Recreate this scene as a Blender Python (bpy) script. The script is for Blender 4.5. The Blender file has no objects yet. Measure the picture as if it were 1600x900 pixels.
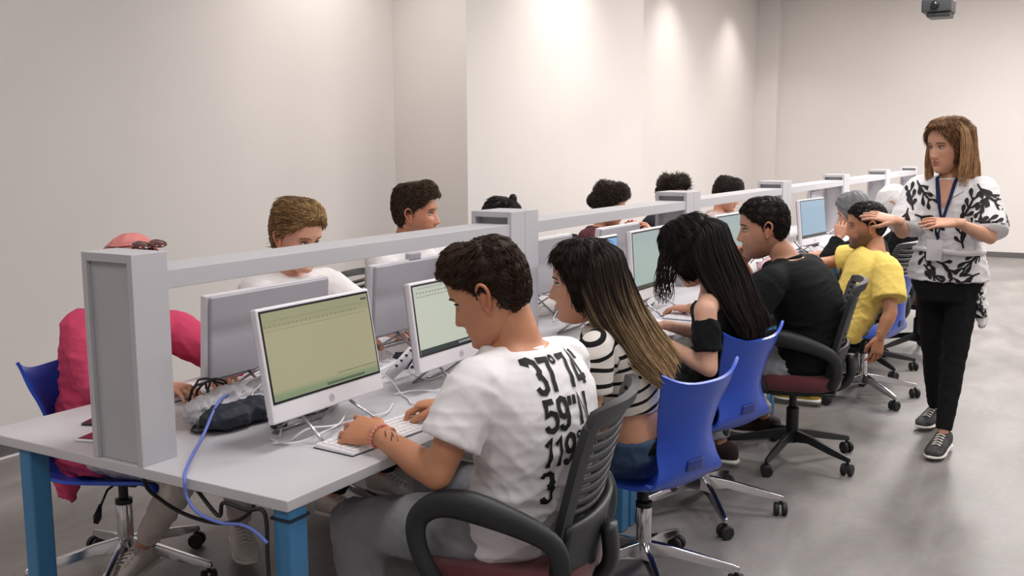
import bpy, bmesh, math, random
import numpy as np
from mathutils import Vector, Matrix
from mathutils.bvhtree import BVHTree
rng = np.random.default_rng(7)
random.seed(7)
R = math.radians
SC = bpy.context.scene
COL = SC.collection
V3 = lambda *a: np.array(a, float)

# ------------------------------------------------------------------ camera, world, lights
def look_basis(yaw, pitch, roll):
    y, p, r = R(yaw), R(pitch), R(roll)
    fw = V3(-math.sin(y)*math.cos(p), math.cos(y)*math.cos(p), -math.sin(p))
    rt = V3(math.cos(y), math.sin(y), 0); up = np.cross(rt, fw)
    return fw, rt*math.cos(r)+up*math.sin(r), -rt*math.sin(r)+up*math.cos(r)
cd = bpy.data.cameras.new('camera'); cam = bpy.data.objects.new('camera', cd); COL.objects.link(cam)
cd.sensor_width = 36; cd.lens = 1580.6/1600*36; cd.clip_start = .05
_f, _r, _u = look_basis(30.5915, 7.934, -.2786)
cam.matrix_world = Matrix(((_r[0], _u[0], -_f[0], 1.5295), (_r[1], _u[1], -_f[1], -1.6024), (_r[2], _u[2], -_f[2], 1.5159), (0, 0, 0, 1)))
SC.camera = cam
w = bpy.data.worlds.new('world'); SC.world = w; w.use_nodes = True
w.node_tree.nodes['Background'].inputs[0].default_value = (.80, .79, .80, 1)
w.node_tree.nodes['Background'].inputs[1].default_value = .35
SC.view_settings.view_transform = 'Standard'; SC.view_settings.look = 'None'
SC.view_settings.gamma = 1; SC.view_settings.use_curve_mapping = False
SC.view_settings.exposure = 0.0
FL = .04          # floor height
CEIL = 3.72
def area(loc, sx, sy, power, color=(1, .98, .965), rot=(0, 0, 0)):
    l = bpy.data.lights.new('ceiling_panel_light', 'AREA'); l.shape = 'RECTANGLE'; l.size = sx; l.size_y = sy
    l.energy = power; l.color = color
    o = bpy.data.objects.new('ceiling_panel_light', l); COL.objects.link(o); o.location = loc; o.rotation_euler = rot
    return o
PANELS = [(x, y) for y in (-2.2, .8, 3.8, 6.8, 9.8) for x in (.5, 2.9)]
for x, y in PANELS: area((x, y, CEIL-.03), .58, 1.15, {-2.2: 22, .8: 38, 3.8: 48, 6.8: 80, 9.8: 175}[y], (1, .98, .965) if y < 6 else (1, .955, .91))
SPOTS = [(-2.45, 3.55), (-1.83, 5.75), (-2.45, 9.6), (-2.45, 11.8), (-2.45, -1.5)]
def spot(x, y, power=165):
    l = bpy.data.lights.new('downlight_lamp', 'SPOT'); l.energy = power; l.spot_size = R(104); l.spot_blend = 1
    l.shadow_soft_size = .05; l.color = (1, .91, .82)
    o = bpy.data.objects.new('downlight_lamp', l); COL.objects.link(o); o.location = (x, y, CEIL-.04)
for x, y in SPOTS: spot(x, y, 95 if y > 9 else 165)

# ------------------------------------------------------------------ materials
def mat(name, col, rough=.6, metal=0, spec=.5, var=0, vscale=8, bump=0, bscale=120, coat=0, attr=None, emis=None, estr=0, sheen=0, sss=0):
    m = bpy.data.materials.new(name); m.use_nodes = True
    nt = m.node_tree; b = nt.nodes['Principled BSDF']
    b.inputs['Base Color'].default_value = (*col, 1); b.inputs['Roughness'].default_value = rough
    b.inputs['Metallic'].default_value = metal; b.inputs['Specular IOR Level'].default_value = spec
    if coat: b.inputs['Coat Weight'].default_value = coat
    if sheen: b.inputs['Sheen Weight'].default_value = sheen
    if sss:
        b.inputs['Subsurface Weight'].default_value = sss; b.inputs['Subsurface Scale'].default_value = .01
        b.inputs['Subsurface Radius'].default_value = (1, .35, .2)
    if emis: b.inputs['Emission Color'].default_value = (*emis, 1); b.inputs['Emission Strength'].default_value = estr
    tc = nt.nodes.new('ShaderNodeTexCoord'); last = None
    if attr:
        a = nt.nodes.new('ShaderNodeAttribute'); a.attribute_name = attr; last = a.outputs['Color']
        nt.links.new(last, b.inputs['Base Color'])
    if var:
        n = nt.nodes.new('ShaderNodeTexNoise'); n.inputs['Scale'].default_value = vscale; n.inputs['Detail'].default_value = 4
        nt.links.new(tc.outputs['Object'], n.inputs['Vector'])
        mx = nt.nodes.new('ShaderNodeMix'); mx.data_type = 'RGBA'; mx.blend_type = 'MULTIPLY'; mx.inputs[0].default_value = 1
        rp = nt.nodes.new('ShaderNodeMapRange'); rp.inputs['From Min'].default_value = .3; rp.inputs['From Max'].default_value = .7
        rp.inputs['To Min'].default_value = 1-var; rp.inputs['To Max'].default_value = 1+var*.5
        nt.links.new(n.outputs['Fac'], rp.inputs['Value'])
        cb = nt.nodes.new('ShaderNodeCombineColor')
        for i in range(3): nt.links.new(rp.outputs[0], cb.inputs[i])
        nt.links.new(cb.outputs[0], mx.inputs[7])
        if last: nt.links.new(last, mx.inputs[6])
        else: mx.inputs[6].default_value = (*col, 1)
        nt.links.new(mx.outputs[2], b.inputs['Base Color'])
    if bump:
        n = nt.nodes.new('ShaderNodeTexNoise'); n.inputs['Scale'].default_value = bscale; n.inputs['Detail'].default_value = 3
        nt.links.new(tc.outputs['Object'], n.inputs['Vector'])
        bp = nt.nodes.new('ShaderNodeBump'); bp.inputs['Strength'].default_value = bump; bp.inputs['Distance'].default_value = .004
        nt.links.new(n.outputs['Fac'], bp.inputs['Height']); nt.links.new(bp.outputs[0], b.inputs['Normal'])
    return m
def srgb(r, g, b):
    f = lambda c: ((c/255+.055)/1.055)**2.4 if c > 10 else c/255/12.92
    return (f(r), f(g), f(b))
M = {}
M['wall'] = mat('wall_paint', srgb(214, 209, 207), .85, var=.03, vscale=1.2, bump=.1, bscale=60)
M['wall_far'] = M['wall']
M['ceil'] = mat('ceiling_paint', srgb(225, 222, 218), .9, var=.03)
M['baseboard'] = mat('baseboard_grey', srgb(92, 90, 90), .5, var=.05)
M['desk'] = mat('desk_laminate', srgb(196, 194, 199), .38, var=.03, vscale=3, bump=.05, bscale=300)
M['post'] = mat('post_laminate', srgb(186, 185, 190), .5, var=.03, vscale=3, bump=.06, bscale=200)
M['groove'] = mat('panel_laminate', srgb(176, 177, 181), .55, var=.03)
M['leg_blue'] = mat('blue_painted_steel', srgb(62, 122, 168), .35, var=.08, vscale=5)
M['tie'] = mat('dark_cable_tie', srgb(18, 30, 48), .5, var=.1)
M['white_pl'] = mat('white_plastic', srgb(226, 224, 230), .32, var=.02)
M['silver_pl'] = mat('pale_grey_plastic', srgb(192, 190, 198), .4, var=.03)
M['silver'] = mat('silver_metal', srgb(190, 190, 195), .25, metal=.9, var=.03)
M['chrome'] = mat('chrome', srgb(205, 205, 208), .12, metal=1, var=.02)
M['black_pl'] = mat('black_plastic', srgb(30, 31, 34), .42, var=.12, bump=.15, bscale=400)
M['chair_black'] = mat('charcoal_chair_plastic', srgb(38, 40, 44), .45, var=.1, bump=.2, bscale=500)
M['rubber'] = mat('caster_rubber', srgb(24, 24, 26), .6, var=.15)
M['blue_pl'] = mat('blue_moulded_plastic', srgb(38, 78, 190), .3, var=.04, vscale=4, bump=.06, bscale=400)
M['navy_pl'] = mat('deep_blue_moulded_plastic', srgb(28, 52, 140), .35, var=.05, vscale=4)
M['maroon'] = mat('maroon_upholstery', srgb(92, 34, 42), .85, var=.15, vscale=40, bump=.4, bscale=500, sheen=.3)
M['bezel'] = mat('screen_bezel', srgb(22, 24, 30), .25, var=.05)
M['key'] = mat('keyboard_white', srgb(238, 234, 236), .4, var=.02)
M['cable_white'] = mat('white_cable', srgb(226, 226, 230), .45, var=.03)
M['cable_black'] = mat('black_cable', srgb(22, 22, 26), .5, var=.1)
M['cable_blue'] = mat('blue_network_cable', srgb(104, 124, 208), .45, var=.05)
M['bag_dark'] = mat('dark_fabric_bag', srgb(28, 34, 48), .7, var=.25, vscale=25, bump=.5, bscale=80)
M['bag_white'] = mat('crumpled_white_film', srgb(205, 203, 208), .35, var=.15, vscale=20, bump=.5, bscale=60)
M['logo'] = mat('logo_grey', srgb(176, 174, 186), .4, var=.03)
M['ink'] = mat('black_print', srgb(20, 20, 22), .8, var=.1)
M['eye'] = mat('eye_white', srgb(225, 220, 215), .2, var=.03)
M['iris'] = mat('dark_iris', srgb(38, 24, 16), .15, var=.1)
M['glass'] = mat('dark_lens', srgb(84, 36, 34), .08, var=.1, coat=1)
M['gold'] = mat('gold_metal', srgb(200, 165, 110), .25, metal=1, var=.05)
M['lip'] = mat('lips', srgb(176, 104, 96), .5, var=.06)
M['nail'] = mat('fingernail', srgb(228, 176, 158), .3, var=.03)
def skin(name, c): return mat(name, srgb(*c), .5, var=.07, vscale=22, bump=.12, bscale=260, sss=.12)
def cloth(name, c, var=.06, **k): return mat(name, srgb(*c), .92, var=var, vscale=14, bump=.25, bscale=650, spec=.25, **k)
def hairm(name, attr='tint'):
    m = mat(name, (.05, .03, .02), .55, attr=attr, var=.25, vscale=60, spec=.22)
    return m
M['hair'] = hairm('hair_strands')
def floor_mat():
    m = mat('grey_vinyl_floor', srgb(138, 133, 132), .42, bump=.04, bscale=90)
    nt = m.node_tree; b = nt.nodes['Principled BSDF']; tc = nt.nodes.new('ShaderNodeTexCoord')
    mp = nt.nodes.new('ShaderNodeMapping'); mp.inputs['Scale'].default_value = (1.3, .55, 1); mp.inputs['Rotation'].default_value = (0, 0, .5)
    nt.links.new(tc.outputs['Object'], mp.inputs['Vector'])
    n1 = nt.nodes.new('ShaderNodeTexNoise'); n1.inputs['Scale'].default_value = 2.2; n1.inputs['Detail'].default_value = 7; n1.inputs['Roughness'].default_value = .62; n1.inputs['Distortion'].default_value = .6
    nt.links.new(mp.outputs[0], n1.inputs['Vector'])
    cr = nt.nodes.new('ShaderNodeValToRGB'); e = cr.color_ramp.elements
    e[0].position = .3; e[0].color = (*srgb(104, 101, 100), 1); e[1].position = .72; e[1].color = (*srgb(146, 141, 140), 1)
    nt.links.new(n1.outputs['Fac'], cr.inputs[0])
    n2 = nt.nodes.new('ShaderNodeTexNoise'); n2.inputs['Scale'].default_value = 35; n2.inputs['Detail'].default_value = 5
    nt.links.new(tc.outputs['Object'], n2.inputs['Vector'])
    mx = nt.nodes.new('ShaderNodeMix'); mx.data_type = 'RGBA'; mx.blend_type = 'OVERLAY'; mx.inputs[0].default_value = .18
    nt.links.new(cr.outputs[0], mx.inputs[6]); nt.links.new(n2.outputs['Color'], mx.inputs[7]); nt.links.new(mx.outputs[2], b.inputs['Base Color'])
    mr = nt.nodes.new('ShaderNodeMapRange'); mr.inputs['To Min'].default_value = .34; mr.inputs['To Max'].default_value = .55
    nt.links.new(n1.outputs['Fac'], mr.inputs['Value']); nt.links.new(mr.outputs[0], b.inputs['Roughness'])
    return m
M['floor'] = floor_mat()

# ------------------------------------------------------------------ mesh helpers
class MB:
    def __init__(s): s.v = []; s.f = []
    def add(s, v, f):
        o = len(s.v); s.v += [tuple(map(float, p)) for p in v]; s.f += [tuple(i+o for i in q) for q in f]; return s
    def box(s, a, b):
        x0, y0, z0 = a; x1, y1, z1 = b
        return s.add([(x0,y0,z0),(x1,y0,z0),(x1,y1,z0),(x0,y1,z0),(x0,y0,z1),(x1,y0,z1),(x1,y1,z1),(x0,y1,z1)],
                     [(0,3,2,1),(4,5,6,7),(0,1,5,4),(1,2,6,5),(2,3,7,6),(3,0,4,7)])
    def rings(s, rs, cap=True):
        n = len(rs[0]); v = [p for r in rs for p in r]; f = []
        for i in range(len(rs)-1):
            for j in range(n):
                a = i*n+j; b = i*n+(j+1) % n
                f.append((a, b, b+n, a+n))
        if cap: f.append(tuple(range(n))[::-1]); f.append(tuple((len(rs)-1)*n+i for i in range(n)))
        return s.add(v, f)
    def tube(s, pts, rad, n=10, ref=None, asp=1.0, round_ends=False):
        pts = [np.array(p, float) for p in pts]
        if not hasattr(rad, '__len__'): rad = [rad]*len(pts)
        rad = list(rad)
        if round_ends:
            d0 = pts[0]-pts[1]; d0 /= np.linalg.norm(d0)+1e-9; d1 = pts[-1]-pts[-2]; d1 /= np.linalg.norm(d1)+1e-9
            r0, r1 = rad[0], rad[-1]
            A = [(pts[0]+d0*r0*math.sin(a), r0*math.cos(a)) for a in (1.45, 1.1, .75, .4)]
            B = [(pts[-1]+d1*r1*math.sin(a), r1*math.cos(a)) for a in (.4, .75, 1.1, 1.45)]
            pts = [a[0] for a in A]+pts+[b[0] for b in B]; rad = [a[1] for a in A]+rad+[b[1] for b in B]
        T = []
        for i in range(len(pts)):
            t = pts[min(i+1, len(pts)-1)]-pts[max(i-1, 0)]; T.append(t/(np.linalg.norm(t)+1e-12))
        if ref is None: ref = V3(0, 0, 1) if abs(T[0][2]) < .9 else V3(1, 0, 0)
        u = np.cross(T[0], np.array(ref, float)); u /= np.linalg.norm(u)+1e-12
        rs = []
        for p, t, r in zip(pts, T, rad):
            u = u-t*np.dot(u, t); u /= np.linalg.norm(u)+1e-12; w_ = np.cross(t, u)
            rs.append([p+r*(math.cos(a)*u*asp+math.sin(a)*w_) for a in np.linspace(0, 2*math.pi, n, endpoint=False)])
        return s.rings(rs)
    def ball(s, c, r, n=14, m=9, axes=None):
        c = np.array(c, float); r = np.array([r, r, r] if not hasattr(r, '__len__') else r, float)
        A = np.eye(3) if axes is None else np.array(axes, float)
        rs = []
        for i in range(1, m):
            ph = math.pi*i/m
            rs.append([c+(np.array([math.cos(a)*math.sin(ph), math.sin(a)*math.sin(ph), -math.cos(ph)])*r)@A for a in np.linspace(0, 2*math.pi, n, endpoint=False)])
        return s.rings(rs)
    def lathe(s, prof, n=20, c=(0, 0, 0)):
        return s.rings([[(c[0]+r*math.cos(a), c[1]+r*math.sin(a), c[2]+z) for a in np.linspace(0, 2*math.pi, n, endpoint=False)] for r, z in prof])
    def grid_solid(s, fn, us, vs, th):
        """surface fn(u,v)->point, thickened along its normal by th"""
        P = np.array([[fn(u, v) for u in us] for v in vs])
        du = np.gradient(P, axis=1); dv = np.gradient(P, axis=0); N = np.cross(du, dv); N /= np.linalg.norm(N, axis=2, keepdims=True)+1e-12
        Q = P-N*th; nu, nv = len(us), len(vs); v = list(P.reshape(-1, 3))+list(Q.reshape(-1, 3)); k = nu*nv; f = []
        for j in range(nv-1):
            for i in range(nu-1):
                a = j*nu+i; f.append((a, a+1, a+nu+1, a+nu)); f.append((k+a, k+a+nu, k+a+nu+1, k+a+1))
        for i in range(nu-1):
            f.append((i, k+i, k+i+1, i+1)); a = (nv-1)*nu+i; f.append((a, a+1, k+a+1, k+a))
        for j in range(nv-1):
            a = j*nu; f.append((a, a+nu, k+a+nu, k+a)); a = j*nu+nu-1; f.append((a, k+a, k+a+nu, a+nu))
        return s.add(v, f)
def link(name, me, m=None, parent=None, smooth=True, bevel=0):
    o = bpy.data.objects.new(name, me); COL.objects.link(o)
    if m is not None:
        me.materials.clear(); me.materials.append(m)
    if smooth:
        me.polygons.foreach_set('use_smooth', [True]*len(me.polygons))
    if parent is not None:
        o.parent = parent
    if bevel:
        b = o.modifiers.new('bevel', 'BEVEL'); b.width = bevel; b.segments = 2; b.limit_method = 'ANGLE'; b.angle_limit = R(40)
        o.modifiers.new('wn', 'WEIGHTED_NORMAL')
    return o
def mk(name, mb, m=None, parent=None, smooth=True, bevel=0, off=None, tint=None):
    """off: world position of the parent Empty when the mesh is given in world coordinates"""
    v = np.array(mb.v)
    if off is not None: v = v-np.array(off)
    me = bpy.data.meshes.new(name); me.from_pydata(v.tolist(), [], mb.f); me.update()
    if tint is not None:
        at = me.color_attributes.new('tint', 'FLOAT_COLOR', 'POINT'); t = np.array(tint, float)
        if t.ndim == 1: t = np.tile(t, (len(mb.v), 1))
        at.data.foreach_set('color', np.hstack([t, np.ones((len(t), 1))]).ravel())
    return link(name, me, m, parent, smooth, bevel)
def tag(o, label, cat, group=None, kind=None):
    if label: o['label'] = label
    if cat: o['category'] = cat
    if group: o['group'] = group
    if kind: o['kind'] = kind
    return o
def empty(name, loc, label, cat, group=None, rz=0):
    o = bpy.data.objects.new(name, None); COL.objects.link(o); o.location = loc; o.rotation_euler = (0, 0, rz); o.empty_display_size = .1
    return tag(o, label, cat, group)
def copy_tree(o, parent=None):
    c = o.copy(); COL.objects.link(c); c.parent = parent
    for ch in list(o.children): copy_tree(ch, c)
    return c
def auto_smooth(o, ang=35):
    me = o.data
    bm = bmesh.new(); bm.from_mesh(me)
    for e in bm.edges:
        if len(e.link_faces) == 2 and e.calc_face_angle(0) > R(ang): e.smooth = False
    bm.to_mesh(me); bm.free(); return o
def catmull(P, k=6):
    P = [np.array(p, float) for p in P]; P = [2*P[0]-P[1]]+P+[2*P[-1]-P[-2]]; out = []
    for i in range(1, len(P)-2):
        for t in np.linspace(0, 1, k, endpoint=False):
            a, b, c, d = P[i-1], P[i], P[i+1], P[i+2]
            out.append(.5*((2*b)+(-a+c)*t+(2*a-5*b+4*c-d)*t*t+(-a+3*b-3*c+d)*t**3))
    out.append(P[-2]); return out
def remesh(mb, voxel, it=4, fac=.5):
    me = bpy.data.meshes.new('tmp'); me.from_pydata(mb.v, [], mb.f); me.update()
    bm = bmesh.new(); bm.from_mesh(me); bmesh.ops.recalc_face_normals(bm, faces=bm.faces); bm.to_mesh(me); bm.free()
    o = bpy.data.objects.new('tmp', me); COL.objects.link(o)
    r = o.modifiers.new('r', 'REMESH'); r.mode = 'VOXEL'; r.voxel_size = voxel
    if it: s = o.modifiers.new('s', 'SMOOTH'); s.factor = fac; s.iterations = it
    dg = bpy.context.evaluated_depsgraph_get(); e = o.evaluated_get(dg); m2 = bpy.data.meshes.new_from_object(e)
    n = len(m2.vertices); v = np.empty(n*3); m2.vertices.foreach_get('co', v); v = v.reshape(-1, 3)
    nn = np.empty(n*3); m2.vertices.foreach_get('normal', nn); nn = nn.reshape(-1, 3)
    f = [tuple(p.vertices) for p in m2.polygons]
    bpy.data.objects.remove(o); bpy.data.meshes.remove(me); bpy.data.meshes.remove(m2)
    out = MB(); out.v = v; out.f = f; out.n = nn
    return out
def unit(v): v = np.array(v, float); return v/(np.linalg.norm(v)+1e-12)
def lerp(a, b, t): return np.array(a, float)*(1-t)+np.array(b, float)*t
def ss(a, b, x): t = np.clip((x-a)/(b-a), 0, 1); return t*t*(3-2*t)

# ------------------------------------------------------------------ room
WX, YF, YB, XR = -3.0, 13.15, -4.2, 6.0
def struct(name, mb, m, **k):
    o = mk(name, mb, m, smooth=False, **k); o['kind'] = 'structure'; return o
struct('floor', MB().box((WX-.2, YB-.2, FL-.1), (XR+.2, YF+.2, FL)), M['floor'])
struct('ceiling', MB().box((WX-.2, YB-.2, CEIL), (XR+.2, YF+.2, CEIL+.1)), M['ceil'])
struct('wall_left', MB().box((WX-.2, YB-.2, FL-.1), (WX, YF+.2, CEIL+.1)), M['wall'])
struct('wall_far', MB().box((WX-.2, YF, FL-.1), (XR+.2, YF+.2, CEIL+.1)), M['wall_far'])
struct('wall_right', MB().box((XR, YB-.2, FL-.1), (XR+.2, YF+.2, CEIL+.1)), M['wall'])
struct('wall_back', MB().box((WX-.2, YB-.2, FL-.1), (XR+.2, YB, CEIL+.1)), M['wall'])
PX = -2.37
struct('wall_pier', MB().box((WX-.05, 4.39, FL-.1), (PX, 7.45, CEIL+.05)), M['wall'])
struct('wall_corner_pilaster', MB().box((WX-.05, 12.98, FL-.1), (-2.68, YF+.05, CEIL+.05)), M['wall'])
struct('baseboard_left', MB().box((WX, YB, FL), (WX+.012, 4.39, FL+.08)).box((PX, 4.378, FL), (PX+.012, 7.46, FL+.08)).box((WX, 4.378, FL), (PX+.012, 4.39, FL+.08)).box((WX, 7.45, FL), (WX+.012, 12.98, FL+.08)), M['baseboard'])
struct('trim_1', MB().box((WX+.011, YB, FL), (WX+.022, 4.38, FL+.008)), M['white_pl'])
struct('baseboard_far', MB().box((-2.68, YF-.012, FL), (XR, YF, FL+.07)), M['baseboard'])
struct('baseboard_right', MB().box((XR-.012, YB, FL), (XR, YF, FL+.08)), M['baseboard'])
for x, y in PANELS:
    t = empty('ceiling_light', (x, y, CEIL), 'recessed rectangular ceiling light panel above the room', 'ceiling light', 'recessed ceiling light panels')
    mk('frame', MB().box((-.31, -.6, -.012), (.31, .6, -.001)), M['white_pl'], t, smooth=False)
    mk('diffuser', MB().box((-.28, -.57, -.016), (.28, .57, -.0125)), mat('lit_diffuser', (.9, .9, .9), .5, emis=(1, .97, .93), estr=2.5), t, smooth=False) if 'diff' not in M else None
for x, y in SPOTS:
    o = mk('downlight', MB().lathe([(.045, -.002), (.06, -.012), (.065, -.002)], 20), M['white_pl'])
    o.location = (x, y, CEIL); tag(o, 'small round recessed downlight in the ceiling close to the wall', 'downlight', 'recessed downlights along the wall')
# projector hanging from ceiling
t = empty('projector', (.13, 8, 2.62), 'dark grey projector hanging from the ceiling near the far wall', 'projector')
mk('body', MB().box((-.11, -.13, .02), (.13, .15, .13)), M['chair_black'], t, False, .012)
mk('lower_housing', MB().box((-.07, -.11, -.02), (.12, .12, .02)), M['black_pl'], t, False, .01)
mk('lens', MB().tube([(.0, -.13, .08), (.0, -.165, .08)], [.035, .03], 16), M['bezel'], t)
mk('mount_pole', MB().tube([(0, 0, .13), (0, 0, CEIL-2.62)], .02, 12), M['silver'], t)
# bit of tape on the floor
o = mk('floor_sticker', MB().box((-.035, -.05, 0), (.035, .05, .001)).box((-.015, -.02, .001), (.01, .02, .0015)), mat('clear_tape', srgb(178, 172, 172), .3, var=.1, vscale=60), smooth=False)
o.location = (1.10, 1.49, FL+.0005); o.rotation_euler = (0, 0, .45); tag(o, 'small torn square of pale tape stuck on the bare floor', 'sticker')

# ------------------------------------------------------------------ desks
ZD = .74; DW = 1.13; DS = 1.891; PA, PB, PL = -.6575, -.4727, .1075; ZT = 1.265
def desk(k, label):
    y0 = k*DS; y1 = y0+DS
    t = empty('workstation_desk', (0, y0, FL), label, 'desk', 'desk segments joined end to end')
    off = (0, y0, FL)
    mk('tabletop', MB().box((-DW, y0, ZD-.028), (0, y1-.002, ZD)), M['desk'], t, False, .003, off)
    for x in (-DW+.14, -.055):
        for y in (y0+.01, y1-.07):
            a = (x, y); l = mk('leg', MB().box((x, y, FL), (x+.05, y+.06, ZD-.028)), M['leg_blue'], t, False, .006, off)
            if k == 0 and x > -.1 and y < .1:
                for z in (.685, .50): mk('cable_tie', MB().box((x-.004, y-.004, z), (x+.054, y+.064, z+.006)), M['tie'], l, False, 0, off)
    mk('cross_rail', MB().box((-.30, y0+.35, ZD-.07), (-.26, y1-.03, ZD-.029)).box((-DW+.26, y0+.35, ZD-.07), (-DW+.30, y1-.03, ZD-.029)), M['leg_blue'], t, False, .003, off)
    for e, s in ((y0, 1), (y1-.002, -1)):
        ya, yb = (e, e+PL) if s > 0 else (e-PL, e)
        p = MB().box((PA, ya, ZD), (PA+.018, yb, ZT)).box((PB-.018, ya, ZD), (PB, yb, ZT)).box((PA+.018, ya, ZT-.022), (PB-.018, yb, ZT)).box((PA+.018, (ya+yb)/2-.008, ZD), (PB-.018, (ya+yb)/2+.008, ZT-.022))
        po = mk('post', p, M['post'], t, False, .0015, off)
        q0 = ya+.012 if s > 0 else yb-.022
        mk('infill_panel', MB().box((PA+.019, q0, ZD+.001), (PB-.019, q0+.010, ZT-.023)), M['groove'], po, False, .001, off)
    mk('top_rail', MB().box((PA+.022, y0+PL-.001, 1.170), (PB-.006, y1-PL-.001, 1.217)), M['post'], t, False, .0015, off)
dl = ['nearest grey desk segment with two front workstations and blue legs', 'second grey desk segment, beyond the first double post', 'third grey desk segment, beside the man in the black tee',
      'fourth grey desk segment, behind the man in the yellow polo', 'fifth grey desk segment, behind the gesturing woman', 'farthest grey desk segment at the end of the row']
for k in range(6): desk(k, dl[k])

# ------------------------------------------------------------------ monitors
def screen_mat(name, top, mid, bot, strength=1.0):
    m = bpy.data.materials.new(name); m.use_nodes = True; nt = m.node_tree; b = nt.nodes['Principled BSDF']
    b.inputs['Base Color'].default_value = (.01, .01, .01, 1); b.inputs['Roughness'].default_value = .3
    tc = nt.nodes.new('ShaderNodeTexCoord'); sp = nt.nodes.new('ShaderNodeSeparateXYZ'); nt.links.new(tc.outputs['Generated'], sp.inputs[0])
    cr = nt.nodes.new('ShaderNodeValToRGB'); cr.color_ramp.interpolation = 'LINEAR'
    E_ = cr.color_ramp.elements; E_[0].position = 0; E_[0].color = (*bot, 1); E_[1].position = 1; E_[1].color = (*top, 1)
    for p, c in ((.05, bot), (.12, mid), (.80, mid), (.84, top)): e = E_.new(p); e.color = (*c, 1)
    nt.links.new(sp.outputs[2], cr.inputs[0]); nt.links.new(cr.outputs[0], b.inputs['Emission Color']); b.inputs['Emission Strength'].default_value = strength
    return m
SCR = {'khaki': screen_mat('khaki_document_screen', srgb(152, 150, 118), srgb(166, 160, 128), srgb(128, 142, 112), .92),
       'pale': screen_mat('pale_green_document_screen', srgb(184, 190, 178), srgb(190, 195, 180), srgb(184, 190, 178), .95),
       'teal': screen_mat('grey_teal_screen', srgb(150, 166, 166), srgb(152, 170, 168), srgb(150, 166, 166)),
       'blue': screen_mat('light_blue_screen', srgb(146, 172, 192), srgb(138, 168, 190), srgb(140, 168, 188)),
       'sky': screen_mat('blue_white_screen', srgb(110, 165, 215), srgb(205, 225, 240), srgb(80, 140, 200))}
M['taskbar'] = mat('dark_taskbar', (.005, .005, .005), .3, emis=srgb(36, 50, 48), estr=1)
M['uiline'] = mat('grey_interface_lines', (.005, .005, .005), .3, emis=srgb(128, 126, 98), estr=1)
M['uidark'] = mat('dark_interface_marks', (.005, .005, .005), .3, emis=srgb(70, 78, 66), estr=1)
def txt_mesh(s, size, offset=0, sx=1.0, shear=0, space=1.0):
    cu = bpy.data.curves.new('t', 'FONT'); cu.body = s; cu.size = size; cu.offset = offset; cu.shear = shear; cu.space_character = space
    o = bpy.data.objects.new('t', cu); COL.objects.link(o)
    e = o.evaluated_get(bpy.context.evaluated_depsgraph_get()); me = bpy.data.meshes.new_from_object(e)
    bpy.data.objects.remove(o); bpy.data.curves.remove(cu)
    for v in me.vertices: v.co.x *= sx
    return me
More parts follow.
